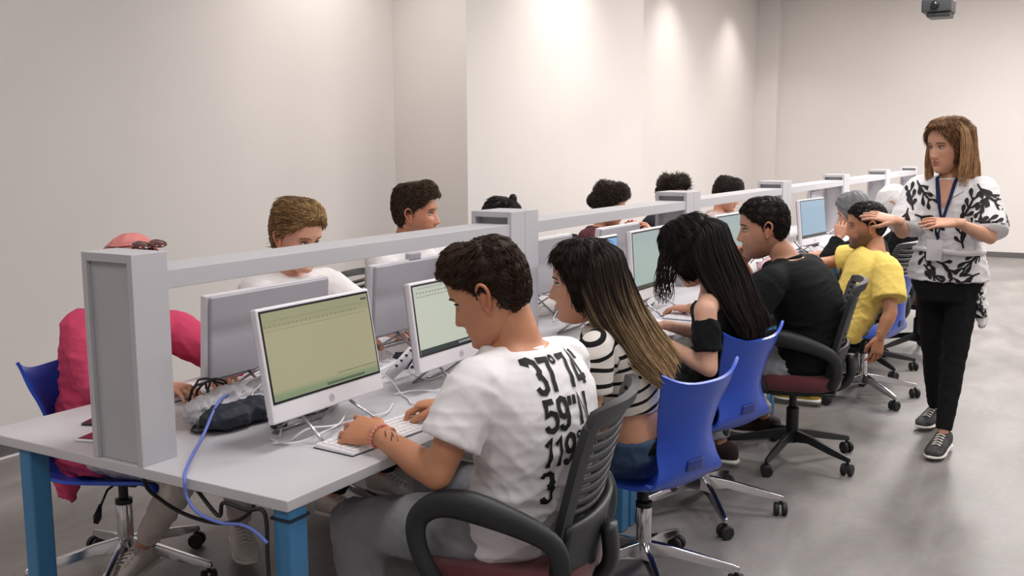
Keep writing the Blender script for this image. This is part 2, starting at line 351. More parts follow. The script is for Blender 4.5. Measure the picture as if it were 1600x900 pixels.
def monitor(loc, rz, label, scr=None, W=.50, H=.325, chin=.05, tilt=4, cam_up=False, task=False, marks=None):
    """screen faces local +X; origin on the desk under the centre"""
    t = empty('all_in_one_computer', loc, label, 'computer', 'white all in one computers along the desks', rz)
    zb = .075; th = .022; c, s_ = math.cos(R(tilt)), math.sin(R(tilt))
    def tl(mb):
        mb.v = [(x*c-(z-zb)*s_, y, zb+x*s_+(z-zb)*c) for x, y, z in mb.v]; return mb
    mk('housing', tl(MB().box((-th, -W/2, zb), (0, W/2, zb+H))), M['white_pl'], t, False, .005)
    back = mk('back_cover', tl(MB().box((-th-.014, -W/2+.012, zb+.012), (-th, W/2-.012, zb+H-.004))), M['silver_pl'], t, False, .006)
    for yy in (-.16, -.13, -.115): mk('port', tl(MB().box((-th-.0155, yy, zb+.06), (-th-.013, yy+.009, zb+.067))), M['black_pl'], back, False)
    mk('bezel', tl(MB().box((0, -W/2+.008, zb+chin), (.0012, W/2-.008, zb+H-.008))), M['bezel'], t, False)
    sc = mk('screen', tl(MB().box((.0012, -W/2+.014, zb+chin+.006), (.0022, W/2-.014, zb+H-.014))), SCR[scr or 'teal'], t, False)
    if task: mk('taskbar', tl(MB().box((.0022, -W/2+.014, zb+chin+.006), (.0026, W/2-.014, zb+chin+.022))), M['taskbar'], sc, False)
    if marks:
        mm = MB()
        for i in range(18): mm.box((.0022, -.01+i*.009, zb+chin+.010), (.0027, -.004+i*.009, zb+chin+.017))
        mk('taskbar_icons', tl(mm), M['uidark'] if not task else M['logo'], sc, False)
        mm = MB()
        for z, a, b_ in ((.262, -.20, .19), (.236, -.215, .2)): mm.box((.0022, a, zb+z), (.0026, b_, zb+z+.0015))
        for i in range(22): mm.box((.0022, -.21+i*.017, zb+.247), (.0026, -.21+i*.017+.008, zb+.251))
        mk('toolbar_lines', tl(mm), M['uiline'], sc, False)
        mk('window_buttons', tl(MB().box((.0022, W/2-.045, zb+H-.03), (.0026, W/2-.02, zb+H-.024)).box((.0022, -.0+.04, zb+chin+.034), (.0026, .21, zb+chin+.0355))), M['uidark'], sc, False)
    lg = MB(); n = 24
    rs = []
    for a in np.linspace(0, 2*math.pi, n, endpoint=False):
        rs.append([(x, (0)+r*math.cos(a), zb+chin*.48+r*math.sin(a)) for x, r in ((.0002, .0105), (.0008, .0105), (.0008, .0092), (.0002, .0092))])
    v = [p for r in rs for p in r]; f = [((i*4+j), (i*4+(j+1) % 4), (((i+1) % n)*4+(j+1) % 4), (((i+1) % n)*4+j)) for i in range(n) for j in range(4)]
    lo = mk('logo', tl(MB().add(v, f)), M['logo'], t)
    me = txt_mesh('hp', .016, .0003, .8, .3)
    m2 = MB(); m2.v = [(.0009, v.co.x-.0068, zb+chin*.48-.004+v.co.y) for v in me.vertices]; m2.f = [tuple(p.vertices) for p in me.polygons]
    mk('lettering', tl(m2), M['logo'], lo, False)
    mk('stand', MB().tube(catmull([(.075, -.12, .006), (.078, .0, .006), (.075, .12, .006)], 6), .005, 8).tube([(.075, -.12, .006), (-.06, -.09, .09)], .0045, 8).tube([(.075, .12, .006), (-.06, .09, .09)], .0045, 8)
       .tube([(-.02, -.1, .09), (-.13, -.1, .006), (-.13, .1, .006), (-.02, .1, .09)], .0045, 8), M['silver'], t)
    if cam_up: mk('webcam', tl(MB().box((-th-.002, -.045, zb+H-.004), (0, .03, zb+H+.022))), M['silver_pl'], t, False, .004)
    return t
ML = M['silver_pl']
XRm, XLm = -.29, -.80
monitor((XRm+.02, .475, ZD), 0, 'white computer with khaki document screen, nearest on the front desk', 'khaki', marks=True, W=.455, H=.30, tilt=10)
monitor((XRm, 1.15, ZD), 0, 'white computer with pale green screen and dark taskbar beside the man in the white tee', 'pale', task=True, marks=True, W=.475, H=.285, tilt=8)
monitor((XRm, 2.17, ZD), 0, 'white computer with blue and white screen behind the striped-top woman', 'sky')
monitor((XRm, 2.81, ZD), 0, 'white computer with grey green screen in front of the dark long-haired woman', 'teal', task=True)
monitor((XRm, 3.98, ZD), R(-3), 'white computer with grey screen in front of the man in the black tee', 'teal', task=True)
monitor((XRm, 5.78, ZD), R(-6), 'white computer with light blue screen left of the man in the yellow polo', 'blue', task=True, tilt=6)
monitor((-.80, .76, ZD), R(180), 'computer seen from behind, nearest, in front of the pink-shirted person', 'pale', W=.55, H=.27)
monitor((-.80, 1.53, ZD), R(180), 'computer seen from behind with a raised webcam, in front of the brown-haired man', 'pale', cam_up=True, W=.52, H=.28)
monitor((-.80, 2.60, ZD), R(180), 'computer seen from behind, just beyond the first double post', 'pale', H=.28)
monitor((-.80, 3.42, ZD), R(180), 'computer seen from behind, in front of the curly-haired person', 'pale', W=.52, H=.28)
monitor((-.78, 4.42, ZD), R(190), 'computer seen from behind near the third post, in front of the light-topped person', 'pale', H=.28)
monitor((-.80, 5.95, ZD), R(180), 'computer seen from behind, left of the light blue screen', 'pale', H=.28)
monitor((-.62, 6.90, ZD), R(184), 'pale computer seen from behind, by the fifth post and a dark bottle shape', 'pale', W=.5, H=.34)
monitor((-.80, 8.6, ZD), R(180), 'small computer seen from behind, under the far part of the rail', 'pale')

# ------------------------------------------------------------------ chairs (local: faces +Y, floor at 0)
def star_base(t, leg_m, R0=.31, zh=.135, col_m=None):
    for k in range(5):
        a = R(90+72*k); d = V3(math.cos(a), math.sin(a), 0); p = V3(-math.sin(a), math.cos(a), 0)
        rs = []
        for r, hw, z0, z1 in ((.022, .021, zh-.045, zh+.012), (.10, .018, zh-.035, zh), (.22, .014, .075, zh-.028), (R0, .011, .062, zh-.050), (R0+.012, .009, .062, zh-.055)):
            rs.append([d*r-p*hw+V3(0, 0, z0), d*r+p*hw+V3(0, 0, z0), d*r+p*hw*.6+V3(0, 0, z1), d*r-p*hw*.6+V3(0, 0, z1)])
        l = mk('base_leg', MB().rings(rs), leg_m, t, False, .003)
        ca = R(37+61*k); q = V3(math.cos(ca), math.sin(ca), 0); c = d*R0
        w1 = MB()
        for s in (-1, 1):
            n_ = V3(-q[1], q[0], 0)*s
            w1.tube([c+n_*.006+V3(0, 0, .027), c+n_*.010+V3(0, 0, .027), c+n_*.022+V3(0, 0, .027), c+n_*.026+V3(0, 0, .027)], [.024, .027, .027, .022], 16)
        cs = mk('caster', w1.tube([c+V3(0, 0, .045), c+V3(0, 0, .072)], .007, 8), M['rubber'], l)
        auto_smooth(cs)
def blue_chair(label, m, group='blue plastic swivel chairs'):
    t = empty('swivel_chair', (0, 0, FL), label, 'chair', group)
    prof = catmull([(.225, .375), (.19, .395), (.08, .39), (-.06, .385), (-.14, .392), (-.19, .43), (-.205, .50), (-.212, .58), (-.228, .66), (-.25, .72), (-.262, .75)], 5)
    nP = len(prof)
    def S(u, v):
        i = v*(nP-1); i0 = int(min(i, nP-2)); a, b = lerp(prof[i0], prof[i0+1], i-i0)
        wv = np.interp(v, [0, .08, .3, .45, .55, .68, .85, 1], [.15, .185, .20, .185, .145, .13, .165, .19])
        if v < .45: return V3(u*wv, a+.0, b+.022*abs(u)**3*(v > .03)-.012*(1-u*u)*.6)
        k = (v-.45)/.55
        return V3(u*wv, a+.055*abs(u)**2.2*ss(0, .4, k)*(1-.3*k), b+.045*abs(u)**3*ss(.7, 1, k)-.015*(1-abs(u))*ss(.8, 1, k)*0)
    s = mk('seat_shell', MB().grid_solid(S, np.linspace(-1, 1, 25), np.linspace(0, 1, 50), -.011), m, t, True); auto_smooth(s, 50)
    s.modifiers.new('b', 'BEVEL').width = .003
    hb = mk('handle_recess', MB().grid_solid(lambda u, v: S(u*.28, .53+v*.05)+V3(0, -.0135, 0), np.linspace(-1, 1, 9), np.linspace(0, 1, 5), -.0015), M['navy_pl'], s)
    mk('seat_plate', MB().box((-.08, -.10, .355), (.08, .10, .368)), M['black_pl'], t, False, .004)
    gl = mk('gas_lift', MB().lathe([(.026, .085), (.027, .09), (.027, .27), (.024, .275)], 20), M['chrome'], t); auto_smooth(gl)
    g2 = mk('gas_piston', MB().lathe([(.029, .268), (.029, .285), (.016, .29), (.016, .38)], 18), M['black_pl'], gl); auto_smooth(g2)
    mk('lever', MB().tube([(.04, .02, .365), (.13, .03, .36), (.17, .03, .32)], .004, 8).tube([(.17, .03, .325), (.19, .03, .29), (.20, .03, .27)], [.008, .022, .012], 10, asp=.4), M['black_pl'], t)
    star_base(t, M['chrome'])
    return t
def black_chair(label, group='black armchairs with slatted backs', legm=None):
    t = empty('swivel_armchair', (0, 0, FL), label, 'chair', group)
    def B(u, v):
        wv = np.interp(v, [0, .3, .75, .95, 1], [.185, .225, .235, .225, .205])
        y = -.185-.02*math.sin(v*3.0)-.105*v*v+.0
        return V3(u*wv, y+.05*abs(u)**2.2, .43+.445*v+.0-.012*abs(u)**4*(v > .9))
    fr = MB()
    us = np.linspace(-1, 1, 21)
    fr.grid_solid(B, us, np.linspace(.93, 1, 4), -.022)
    fr.grid_solid(B, np.linspace(-1, -.86, 4), np.linspace(0, .95, 20), -.022); fr.grid_solid(B, np.linspace(.86, 1, 4), np.linspace(0, .95, 20), -.022)
    b = mk('backrest', fr, M['chair_black'], t); auto_smooth(b, 45)
    mk('lumbar_shell', MB().grid_solid(lambda u, v: B(u*(1-.15*v), v)+V3(0, -.012, 0), us, np.linspace(-.06, .34, 9), -.018), M['chair_black'], b)
    for k in range(9):
        v0 = .37+k*.0625
        mk('slat', MB().grid_solid(lambda u, v: B(u*.88, v0+v*.036+.03*(1-u*u)*-1)+V3(0, .0, 0), np.linspace(-1, 1, 15), np.linspace(0, 1, 3), -.007), M['chair_black'], b)
    # seat cushion
    rs = []
    for z, g in ((.375, .90), (.385, .98), (.41, 1.0), (.44, .98), (.452, .90)):
        rs.append([(math.copysign(abs(math.cos(a))**.55, math.cos(a))*.235*g, math.copysign(abs(math.sin(a))**.55, math.sin(a))*.225*g+.01, z) for a in np.linspace(0, 2*math.pi, 36, endpoint=False)])
    mk('seat', MB().rings(rs), M['maroon'], t)
    mk('seat_pan', MB().box((-.2, -.19, .355), (.2, .2, .378)), M['black_pl'], t, False, .01)
    for s in (-1, 1):
        pts = catmull([(s*.20, -.17, .40), (s*.255, -.19, .48), (s*.265, -.16, .56), (s*.27, -.02, .615), (s*.27, .09, .63), (s*.268, .165, .59), (s*.265, .175, .52), (s*.255, .14, .43), (s*.20, .12, .375)], 6)
        n = len(pts); rad = [.016+.012*math.exp(-((i/n-.42)/.16)**2) for i in range(n)]
        mk('armrest', MB().tube(pts, rad, 10, ref=(1, 0, 0), asp=1.5), M['chair_black'], t)
    mk('back_bracket', MB().tube(catmull([(0, -.08, .365), (0, -.20, .365), (0, -.25, .42), (0, -.245, .52)], 5), .022, 10, asp=1.6), M['black_pl'], t)
    mk('mechanism', MB().box((-.07, -.08, .32), (.07, .10, .356)), M['black_pl'], t, False, .006)
    g = mk('gas_lift', MB().lathe([(.027, .085), (.029, .09), (.029, .25), (.018, .26), (.018, .33)], 20), M['black_pl'], t); auto_smooth(g)
    star_base(t, legm or M['black_pl'])
    mk('tag_label', MB().box((.06, .236, .405), (.10, .2375, .42)), M['white_pl'], t, False)
    return t
def put(o, x, y, deg): o.location = (x, y, FL); o.rotation_euler = (0, 0, R(deg)); return o
bc = blue_chair('blue plastic swivel chair under the woman in the striped top', M['blue_pl'])
put(bc, .235, 1.46, 72)
def bcopy(x, y, deg, label):
    c = copy_tree(bc); c['label'] = label; put(c, x, y, deg); return c
bcopy(.17, 2.22, 72, 'blue plastic swivel chair under the dark long-haired woman')
bcopy(.335, 4.47, 82, 'blue plastic swivel chair under the man in the yellow polo')
bcopy(-1.33, .60, -72, 'blue plastic swivel chair under the pink-shirted person behind the end post')
bcopy(-1.25, 1.50, -90, 'blue plastic swivel chair under the blond person')
kc = black_chair('black slatted armchair with maroon seat, nearest, under the man in the white tee')
put(kc, .235, .61, 103)
def kcopy(x, y, deg, label, s=None):
    c = copy_tree(kc); c['label'] = label; put(c, x, y, deg); return c
kcopy(.30, 3.08, 103, 'black slatted armchair with maroon seat under the man in the black tee')
kcopy(.20, 5.25, 80, 'black armchair just behind the yellow polo man, mostly hidden')
kcopy(.40, 6.0, 75, 'black armchair farthest along the aisle, behind the gesturing woman')
kcopy(-1.42, 2.33, -80, 'black armchair under the brown-haired man across the desk')
kcopy(-1.45, 3.15, -90, 'black armchair under the black-haired person behind the first double post')
kcopy(-1.45, 4.55, -90, 'black armchair under the curly-haired person')
kcopy(-1.45, 5.65, -90, 'black armchair under the spiky-haired person')
kcopy(-1.45, 6.95, -90, 'black armchair under the light-topped person across the desk')
# ------------------------------------------------------------------ people
# head: local frame X right-of-face.. (X = person's left), Y forward, Z up; centre between the ears
HZ = [-.128, -.120, -.108, -.092, -.075, -.055, -.035, -.015, .005, .03, .055, .08, .10, .114, .122]
HF = [.050, .078, .088, .088, .0885, .088, .087, .086, .087, .093, .090, .079, .060, .036, .0]
HB = [.020, -.008, -.028, -.040, -.058, -.076, -.088, -.096, -.101, -.104, -.102, -.092, -.074, -.048, -.012]
HW = [.012, .028, .040, .052, .060, .066, .070, .073, .0755, .078, .077, .069, .054, .033, .006]
def head_pt(th, z, off=0.0):
    f, b, w_ = np.interp(z, HZ, HF), np.interp(z, HZ, HB), np.interp(z, HZ, HW)
    yc, hy = (f+b)/2, (f-b)/2; c, s = math.cos(th), math.sin(th)
    e = .88
    x = math.copysign(abs(s)**e, s)*(w_+off); y = yc+math.copysign(abs(c)**e, c)*(hy+off)
    return V3(x, y, z+off*ss(.05, .12, z))
def head_mesh(beard=0, skin_c=(.5, .3, .2), lipc=None, female=False, ears=True):
    nT, zs = 110, np.concatenate([np.linspace(-.128, .10, 84), np.linspace(.103, .122, 9)])
    P = np.array([[head_pt(t, z) for t in np.linspace(-math.pi, math.pi, nT, endpoint=False)] for z in zs])
    X, Y, Z = P[..., 0], P[..., 1], P[..., 2]; fr = ss(.02, .06, Y)
    g = lambda x, z, sx, sz: np.exp(-((X-x)/sx)**2-((Z-z)/sz)**2)
    nose = np.exp(-(X/(.0085+.006*ss(.0, -.035, Z)))**2)*np.interp(Z, [-.062, -.052, -.046, -.038, -.015, .004, .02], [0, .006, .021, .0255, .0155, .007, 0])
    Y += fr*nose
    Y += fr*(.009*(g(.013, -.044, .007, .007)+g(-.013, -.044, .007, .007)))
    Y -= fr*.0125*(g(.031, .0, .017, .012)+g(-.031, .0, .017, .012))
    Y += fr*.0045*(g(.03, .019, .02, .006)+g(-.03, .019, .02, .006))
    Y += fr*.004*(g(.04, -.03, .018, .016)+g(-.04, -.03, .018, .016))
    Y += fr*(.0055*g(0, -.068, .017, .0045)+.006*g(0, -.078, .015, .005)-.004*g(0, -.073, .022, .0022)-.004*g(0, -.088, .02, .006)+.006*g(0, -.106, .018, .012))
    P[..., 1] = Y
    if female: P[..., 0] *= 1-.09*ss(.01, -.09, Z); P[..., 1] -= .003*np.exp(-((Z+.106)/.02)**2)*fr
    lip = np.clip(fr*(g(0, -.068, .021, .005)+g(0, -.078, .018, .0055))*1.5, 0, 1)
    C = np.ones(P.shape)*np.array(skin_c)
    if beard:
        bm = fr*0+np.clip(ss(-.045, -.07, Z)*ss(-.06, .02, Y)*(1-lip)+ss(-.0, -.05, Z)*ss(-.03, .0, Y)*ss(.05, .062, abs(X))*.8, 0, 1)*beard
        C = C*(1-bm[..., None])+np.array([.035, .022, .016])*bm[..., None]
    ck = np.clip(g(.042, -.035, .02, .018)+g(-.042, -.035, .02, .018)+.8*np.exp(-(X/.014)**2-((Z+.042)/.012)**2), 0, 1)*fr*.35
    C = C*(1-ck[..., None]*np.array([0, .22, .2]))
    lc = np.array(lipc or (skin_c[0]*.8, skin_c[1]*.5, skin_c[2]*.5)); C = C*(1-lip[..., None])+lc*lip[..., None]
    mb = MB().rings([list(r) for r in P]); cols = list(C.reshape(-1, 3))
    # ears
    for s in ((-1, 1) if ears else ()):
        n0 = len(mb.v)
        ax = np.array([[.86*s, -.50, 0], [.50*s, .86, 0], [0, 0, 1]])
        mb.ball((s*.0765, -.012, -.008), (.0065, .015, .030), 12, 9, [[s*.95, -.3, 0], [s*.3, .9, .25], [0, -.25, 1]])
        rim = [(s*.078, .002, -.002), (s*.084, -.002, .018), (s*.089, -.014, .027), (s*.092, -.026, .018), (s*.090, -.028, .0), (s*.084, -.020, -.018), (s*.079, -.010, -.034), (s*.077, -.002, -.034)]
        mb.tube(catmull(rim, 4), .0042, 7, round_ends=True)
        mb.ball((s*.079, -.006, -.033), (.005, .007, .009), 8, 6)
        ec = np.array(skin_c)*np.array([1.0, .82, .78]); cols += [ec]*(len(mb.v)-n0)
    return mb, np.array(cols)
def basis(yaw, pitch, roll):
    """yaw: compass of the face in world XY measured from +X, pitch down positive; rows X(left),Y(fwd),Z(up)"""
    f = V3(math.cos(R(yaw))*math.cos(R(pitch)), math.sin(R(yaw))*math.cos(R(pitch)), -math.sin(R(pitch)))
    x = unit(np.cross(V3(0, 0, 1), f)); z = np.cross(f, x)   # x = person's left
    c, s = math.cos(R(roll)), math.sin(R(roll)); x2 = x*c+z*s; z2 = -x*s+z*c
    return np.array([-x2, f, z2])  # X axis = person's right so frame is right-handed: right x fwd = up
def xf(mb, B, c, s=1.0):
    mb.v = [tuple((np.array(p)*s)@B+c) for p in mb.v]; return mb
def hand(mb, W, d, dorsal, thumb, curl=(15, 25, 15), spread=1, sc=1.0, tcurl=20, fcurl=None):
    """adds a hand to mb; thumb=+1: thumb on +X where X = d x dorsal"""
    Yv = unit(d); Zv = unit(np.array(dorsal)-Yv*np.dot(dorsal, Yv)); Xv = np.cross(Yv, Zv); B = np.array([Xv, Yv, Zv])
    def T(p): return (np.array(p)*sc)@B+W
    rs = []
    for y, hw, ht, z in ((-.035, .026, .020, 0), (0, .028, .019, 0), (.025, .036, .0175, -.002), (.055, .042, .0155, -.003), (.08, .043, .0135, -.003), (.094, .038, .010, -.003)):
        rs.append([T((thumb*.001+hw*math.cos(a), y, z+ht*math.sin(a))) for a in np.linspace(0, 2*math.pi, 18, endpoint=False)])
    mb.rings(rs)
    nails = []
    for i, (x, y, L, r) in enumerate(((.0325, .088, .074, .0080), (.011, .093, .082, .0082), (-.011, .090, .076, .0079), (-.0325, .080, .060, .0072))):
        x *= thumb; a = 0; cv = fcurl[i] if fcurl else curl
        p = V3(x, y-.012, -.002); sp = math.sin(R(6*spread))*x/.03; pts = [p]; dirs = []
        for k, (fr, c) in enumerate(zip((.45, .30, .25), cv)):
            a += R(c); dv = unit(V3(sp*.9, math.cos(a), -math.sin(a))); p = p+dv*(L+(.012 if k == 0 else 0))*fr; pts.append(p); dirs.append(dv)
        pp = [pts[0], (pts[0]+pts[1])/2, pts[1], (pts[1]+pts[2])/2, pts[2], pts[3]]
        mb.tube([T(q) for q in pp], [r*1.08*sc, r*.98*sc, r*1.04*sc, r*.92*sc, r*.95*sc, r*.78*sc], 10, round_ends=True)
        nails.append((T(pts[3]-dirs[2]*.004), dirs[2]@B, unit((np.array([0, math.sin(a), math.cos(a)]))@B), r*sc))
    q = [V3(thumb*.020, .012, -.004), V3(thumb*.043, .040, -.012), V3(thumb*.056, .068, -.018-.0004*tcurl), V3(thumb*(.060-.0004*tcurl), .094, -.022-.0008*tcurl)]
    mb.tube([T(p) for p in q], [.0155*sc, .0125*sc, .0105*sc, .0085*sc], 10, round_ends=True)
    return nails
def smooth_closed(mb, voxel=.0034, it=3): return remesh(mb, voxel, it)
def torso(mb, P, N, latP, latN, fwd, off, prof, t0=0, t1=1, bow=.03, n=32, jitter=0):
    P, N = np.array(P, float), np.array(N, float); sp = unit(N-P)
    ts = np.linspace(t0, t1, 22); rs = []
    for t in ts:
        lat = unit(lerp(latP, latN, np.clip(t, 0, 1))); dep = unit(np.cross(lat, sp)); 
        if np.dot(dep, fwd) < 0: dep = -dep
        tc = np.clip(t, 0, 1); c = P+(N-P)*t-dep*bow*math.sin(math.pi*tc)
        hw = np.interp(t, *prof[0:2])+off; hd = np.interp(t, prof[0], prof[2])+off; sh = np.interp(t, prof[0], prof[3])
        e = .82
        rs.append([c+dep*sh+lat*math.copysign(abs(math.cos(a))**e, math.cos(a))*hw+dep*math.copysign(abs(math.sin(a))**e, math.sin(a))*hd for a in np.linspace(0, 2*math.pi, n, endpoint=False)])
    return mb.rings(rs)
PM = ([-.12, .0, .15, .38, .6, .78, .88, .95, 1.0, 1.06], [.13, .165, .168, .150, .168, .178, .165, .12, .075, .06], [.10, .125, .122, .112, .122, .118, .105, .085, .066, .058], [.02, .0, .0, .0, .0, 0, .0, 0, .0, .005])
PF = ([-.12, .0, .15, .38, .6, .78, .88, .95, 1.0, 1.06], [.13, .168, .162, .122, .135, .150, .140, .10, .058, .048], [.10, .120, .112, .088, .108, .100, .085, .068, .052, .048], [.02, .0, .0, .0, .012, .008, .0, 0, .0, .005])
def wrinkle(V, N, amp, seed, waves=6, lo=.09, hi=.22, mask=None, dirn=None):
    g = np.random.default_rng(seed); d = np.zeros(len(V))
    for i in range(waves):
        k = g.normal(size=3)
        if dirn is not None: k = k*.35+np.array(dirn)*g.choice([-1, 1])*1.2
        k = k/np.linalg.norm(k)*2*math.pi/g.uniform(lo, hi); k2 = g.normal(size=3)*18
        s = np.sin(V@k+1.6*np.sin(V@k2+g.uniform(0, 6))+g.uniform(0, 6)); d += (1-np.abs(s))**2*2-.66
    d /= waves**.5
    return V+N*(amp*d*(1 if mask is None else mask))[:, None]
def ik(a, c, l1, l2, pole):
    a, c = np.array(a, float), np.array(c, float); d = np.linalg.norm(c-a); L = min(d, (l1+l2)*.995); u = unit(c-a)
    x = (l1*l1-l2*l2+L*L)/(2*L); h = math.sqrt(max(l1*l1-x*x, 1e-6)); p = np.array(pole, float)-a; p = p-u*np.dot(p, u)
    return a+u*x+unit(p)*h
def person(name_label, group=None, **s):
    """s: pel, neck, head(c), yaw,pitch,roll, fwd, shL, shR, elL, elR, wrL, wrR, hdL=(dir,dorsal,kw), legs dict"""
    F = s.get('female', False); pr = PF if F else PM; k = .84 if F else 1.0
    sk = srgb(*s['skin']); off = (s['pel'][0], s['pel'][1], FL)
    t = empty('person', off, name_label, 'person', group)
    skm = mat('skin_tone', sk, .5, attr='tint', var=.06, vscale=22, bump=.1, bscale=260, sss=.10)
    pel, neck, hc = map(lambda q: np.array(s[q], float), ('pel', 'neck', 'head')); fwd = unit(s['fwd'])
    shL, shR = np.array(s['shL'], float), np.array(s['shR'], float); latN = unit(shR-shL); latP = unit(np.cross(fwd, (0, 0, 1)))
    B = basis(s['yaw'], s['pitch'], s.get('roll', 0)); hs = s.get('hs', 1.05)
    # coarse body
    b = MB(); torso(b, pel, neck, latP, latN, fwd, -.008, pr, bow=s.get('bow', .03))
    nb = hc+(V3(0, -.03, -.055)*hs)@B; nj = neck+unit(neck-pel)*-.03
    b.tube([nj, lerp(nj, nb, .5)+(V3(0, -.006, 0)@B), nb], [.066*k, .056*k, .054*k], 18, round_ends=True)
    arms = {}
    for sd, sh in (('L', shL), ('R', shR)):
        if 'wr'+sd not in s: continue
        wr = np.array(s['wr'+sd], float); el = np.array(s['el'+sd], float); arms[sd] = (sh, el, wr)
        b.tube([neck-unit(neck-pel)*.05, lerp(neck-unit(neck-pel)*.05, sh, .55), sh], [.052*k, .05*k, .052*k], 14, round_ends=True)
        b.tube([sh, lerp(sh, el, .35), lerp(sh, el, .8), el], [.053*k, .048*k, .041*k, .039*k], 14, round_ends=True)
        b.tube([el, lerp(el, wr, .3), lerp(el, wr, .7), wr], [.038*k, .041*k, .032*k, .0265*k], 14, round_ends=True)
    legs = s.get('legs', {})
    for sd, (hp, kn, an, toe) in legs.items():
        hp, kn, an = map(lambda q: np.array(q, float), (hp, kn, an))
        b.tube([hp, lerp(hp, kn, .5), kn], [.078*k, .066*k, .052*k], 14, round_ends=True)
        b.tube([kn, lerp(kn, an, .3), lerp(kn, an, .75), an], [.048*k, .052*k, .036*k, .031*k], 14, round_ends=True)
    rb = remesh(b, .0085, 4); V = list(map(tuple, rb.v)); Fc = list(rb.f); C = [np.array(sk)]*len(V)
    H, hcol = head_mesh(s.get('beard', 0), sk, female=F, lipc=s.get('lipc'), ears=s.get('ears', True)); xf(H, B, hc, hs)
    n0 = len(V); V += H.v; Fc += [tuple(i+n0 for i in f) for f in H.f]; C += list(hcol)
    nails = []
    for sd, (sh, el, wr) in arms.items():
        hd = s.get('hd'+sd)
        if not hd: continue
        m = MB(); d, dor, kw = hd
        # thumb: left hand seen from back with fingers up has its thumb to the right
        nails += hand(m, wr, d, dor, 1 if sd == 'L' else -1, sc=s.get('hsc', .98)*(.9 if F else 1), **kw)
        u = unit(wr-el); m.tube([wr-u*.05, wr-u*.02, wr+unit(d)*.005], [.0275*k, .0268*k, .024*k], 16, round_ends=True)
        m = remesh(m, .0024, 3); n0 = len(V); V += list(map(tuple, m.v)); Fc += [tuple(i+n0 for i in f) for f in m.f]; C += [np.array(sk)*np.array([1, .96, .95])]*len(m.v)
    mb = MB(); mb.v = V; mb.f = Fc
    body = mk('body', mb, skm, t, True, 0, off, np.array(C))
    if nails:
        nm = MB()
        for p, dv, up, r in nails: x = np.cross(dv, up); nm.ball(p+up*r*.62, (r*.62, r*.85, r*.22), 8, 6, [x, dv, up])
        mk('fingernails', nm, M['nail'], t, True, 0, off)['kind'] = 'stuff'
    # eyes and brows
    if s.get('face', True):
        bc_ = srgb(*s.get('browc', (38, 26, 20)))
        for q in (-1, 1):
            e = MB().ball((q*.0305, .0722, -.0005), (.0115, .0095, .0048 if not s.get('closed', s['pitch'] > 15) else .0018), 12, 9)
            i_ = MB().ball((q*.0305, .0790, -.0010), (.0048, .0032, .0042 if s['pitch'] <= 15 else .0014), 10, 8)
            br = MB().tube(catmull([(q*.013, .0895, .0185), (q*.026, .0915, .0225), (q*.040, .084, .0225), (q*.051, .072, .017)], 4), .0022, 6)
            L = MB().tube(catmull([(q*.018, .0775, .001), (q*.024, .0822, .0058), (q*.034, .0818, .0062), (q*.043, .073, .002)], 4), .0016, 6)
            for m_ in (e, i_, br, L): xf(m_, B, hc, hs)
            eo = mk('eye', e, M['eye'], t, True, 0, off); mk('iris', i_, M['iris'], eo, True, 0, off)
            mk('eyebrow', br, M['hair'], t, True, 0, off, bc_); mk('upper_eyelid', L, M['hair'], eo, True, 0, off, (.05, .03, .025))
    ctx = dict(t=t, off=off, B=B, hc=hc, hs=hs, pel=pel, neck=neck, fwd=fwd, latP=latP, latN=latN, arms=arms, k=k, pr=pr, s=s, body=body, legs=legs, shL=shL, shR=shR)
    return ctx
def shirt(c, m, sleeve=.62, hem=-.05, loose=.016, neck_t=.985, name='shirt', seed=1, amp=.004, sr=None, voxel=.0075, band=None, cuff=None, sides=('L', 'R'), flare=1.12, voffs=None, waistw=0):
    s = c['s']; mb = MB(); k = c['k']
    pr = c['pr']
    torso(mb, c['pel'], c['neck'], c['latP'], c['latN'], c['fwd'], loose, pr, hem, neck_t, bow=s.get('bow', .03))
    ax = unit(c['neck']-c['pel']); nk = c['neck']-ax*.055
    for sd in sides:
        if sd not in c['arms']: continue
        sh, el, wr = c['arms'][sd]
        mb.tube([nk, lerp(nk, sh, .5), sh], [(.048)*k+loose*.8, .052*k+loose*.7, .054*k+loose*.8], 16, round_ends=True)
        r0 = (sr or .056*k+loose)
        if sleeve <= 1: e = lerp(sh, el, sleeve); mb.tube([sh, lerp(sh, e, .5), e], [r0, r0*(1+flare)/2, r0*flare], 18)
        else:
            e = lerp(el, wr, sleeve-1); mb.tube([sh, lerp(sh, el, .5), el], [r0, r0*.92, r0*.85], 16, round_ends=True)
            mb.tube([el, lerp(el, e, .5), e], [r0*.85, r0*.75, r0*.62*flare], 16)
    g = remesh(mb, voxel, 5)
    V = g.v; N = g.n
    msk = .35+.9*np.exp(-((((V-c['pel'])@ax)-.12)/.14)**2)
    V2 = wrinkle(V, N, amp, seed, mask=msk, dirn=ax*.8)
    g.v = V2
    o = mk(name, g, m, c['t'], True, 0, c['off'])
    if band:
        # distance along torso or sleeve, so that knitted stripes follow the cloth
        d = (V-c['pel'])@ax
        for sd in c['arms']:
            sh, el, wr = c['arms'][sd]; u = unit(el-sh); q = V-sh; a = q@u; rad = np.linalg.norm(q-np.outer(a, u), axis=1)
            inside = (a > .03) & (rad < r0*1.35) & (np.abs((V-c['neck'])@c['latN']) > .11*k)
            d = np.where(inside, (sh-c['pel'])@ax-a, d)
        at = o.data.attributes.new('band', 'FLOAT', 'POINT'); at.data.foreach_set('value', d.astype(float))
    return o
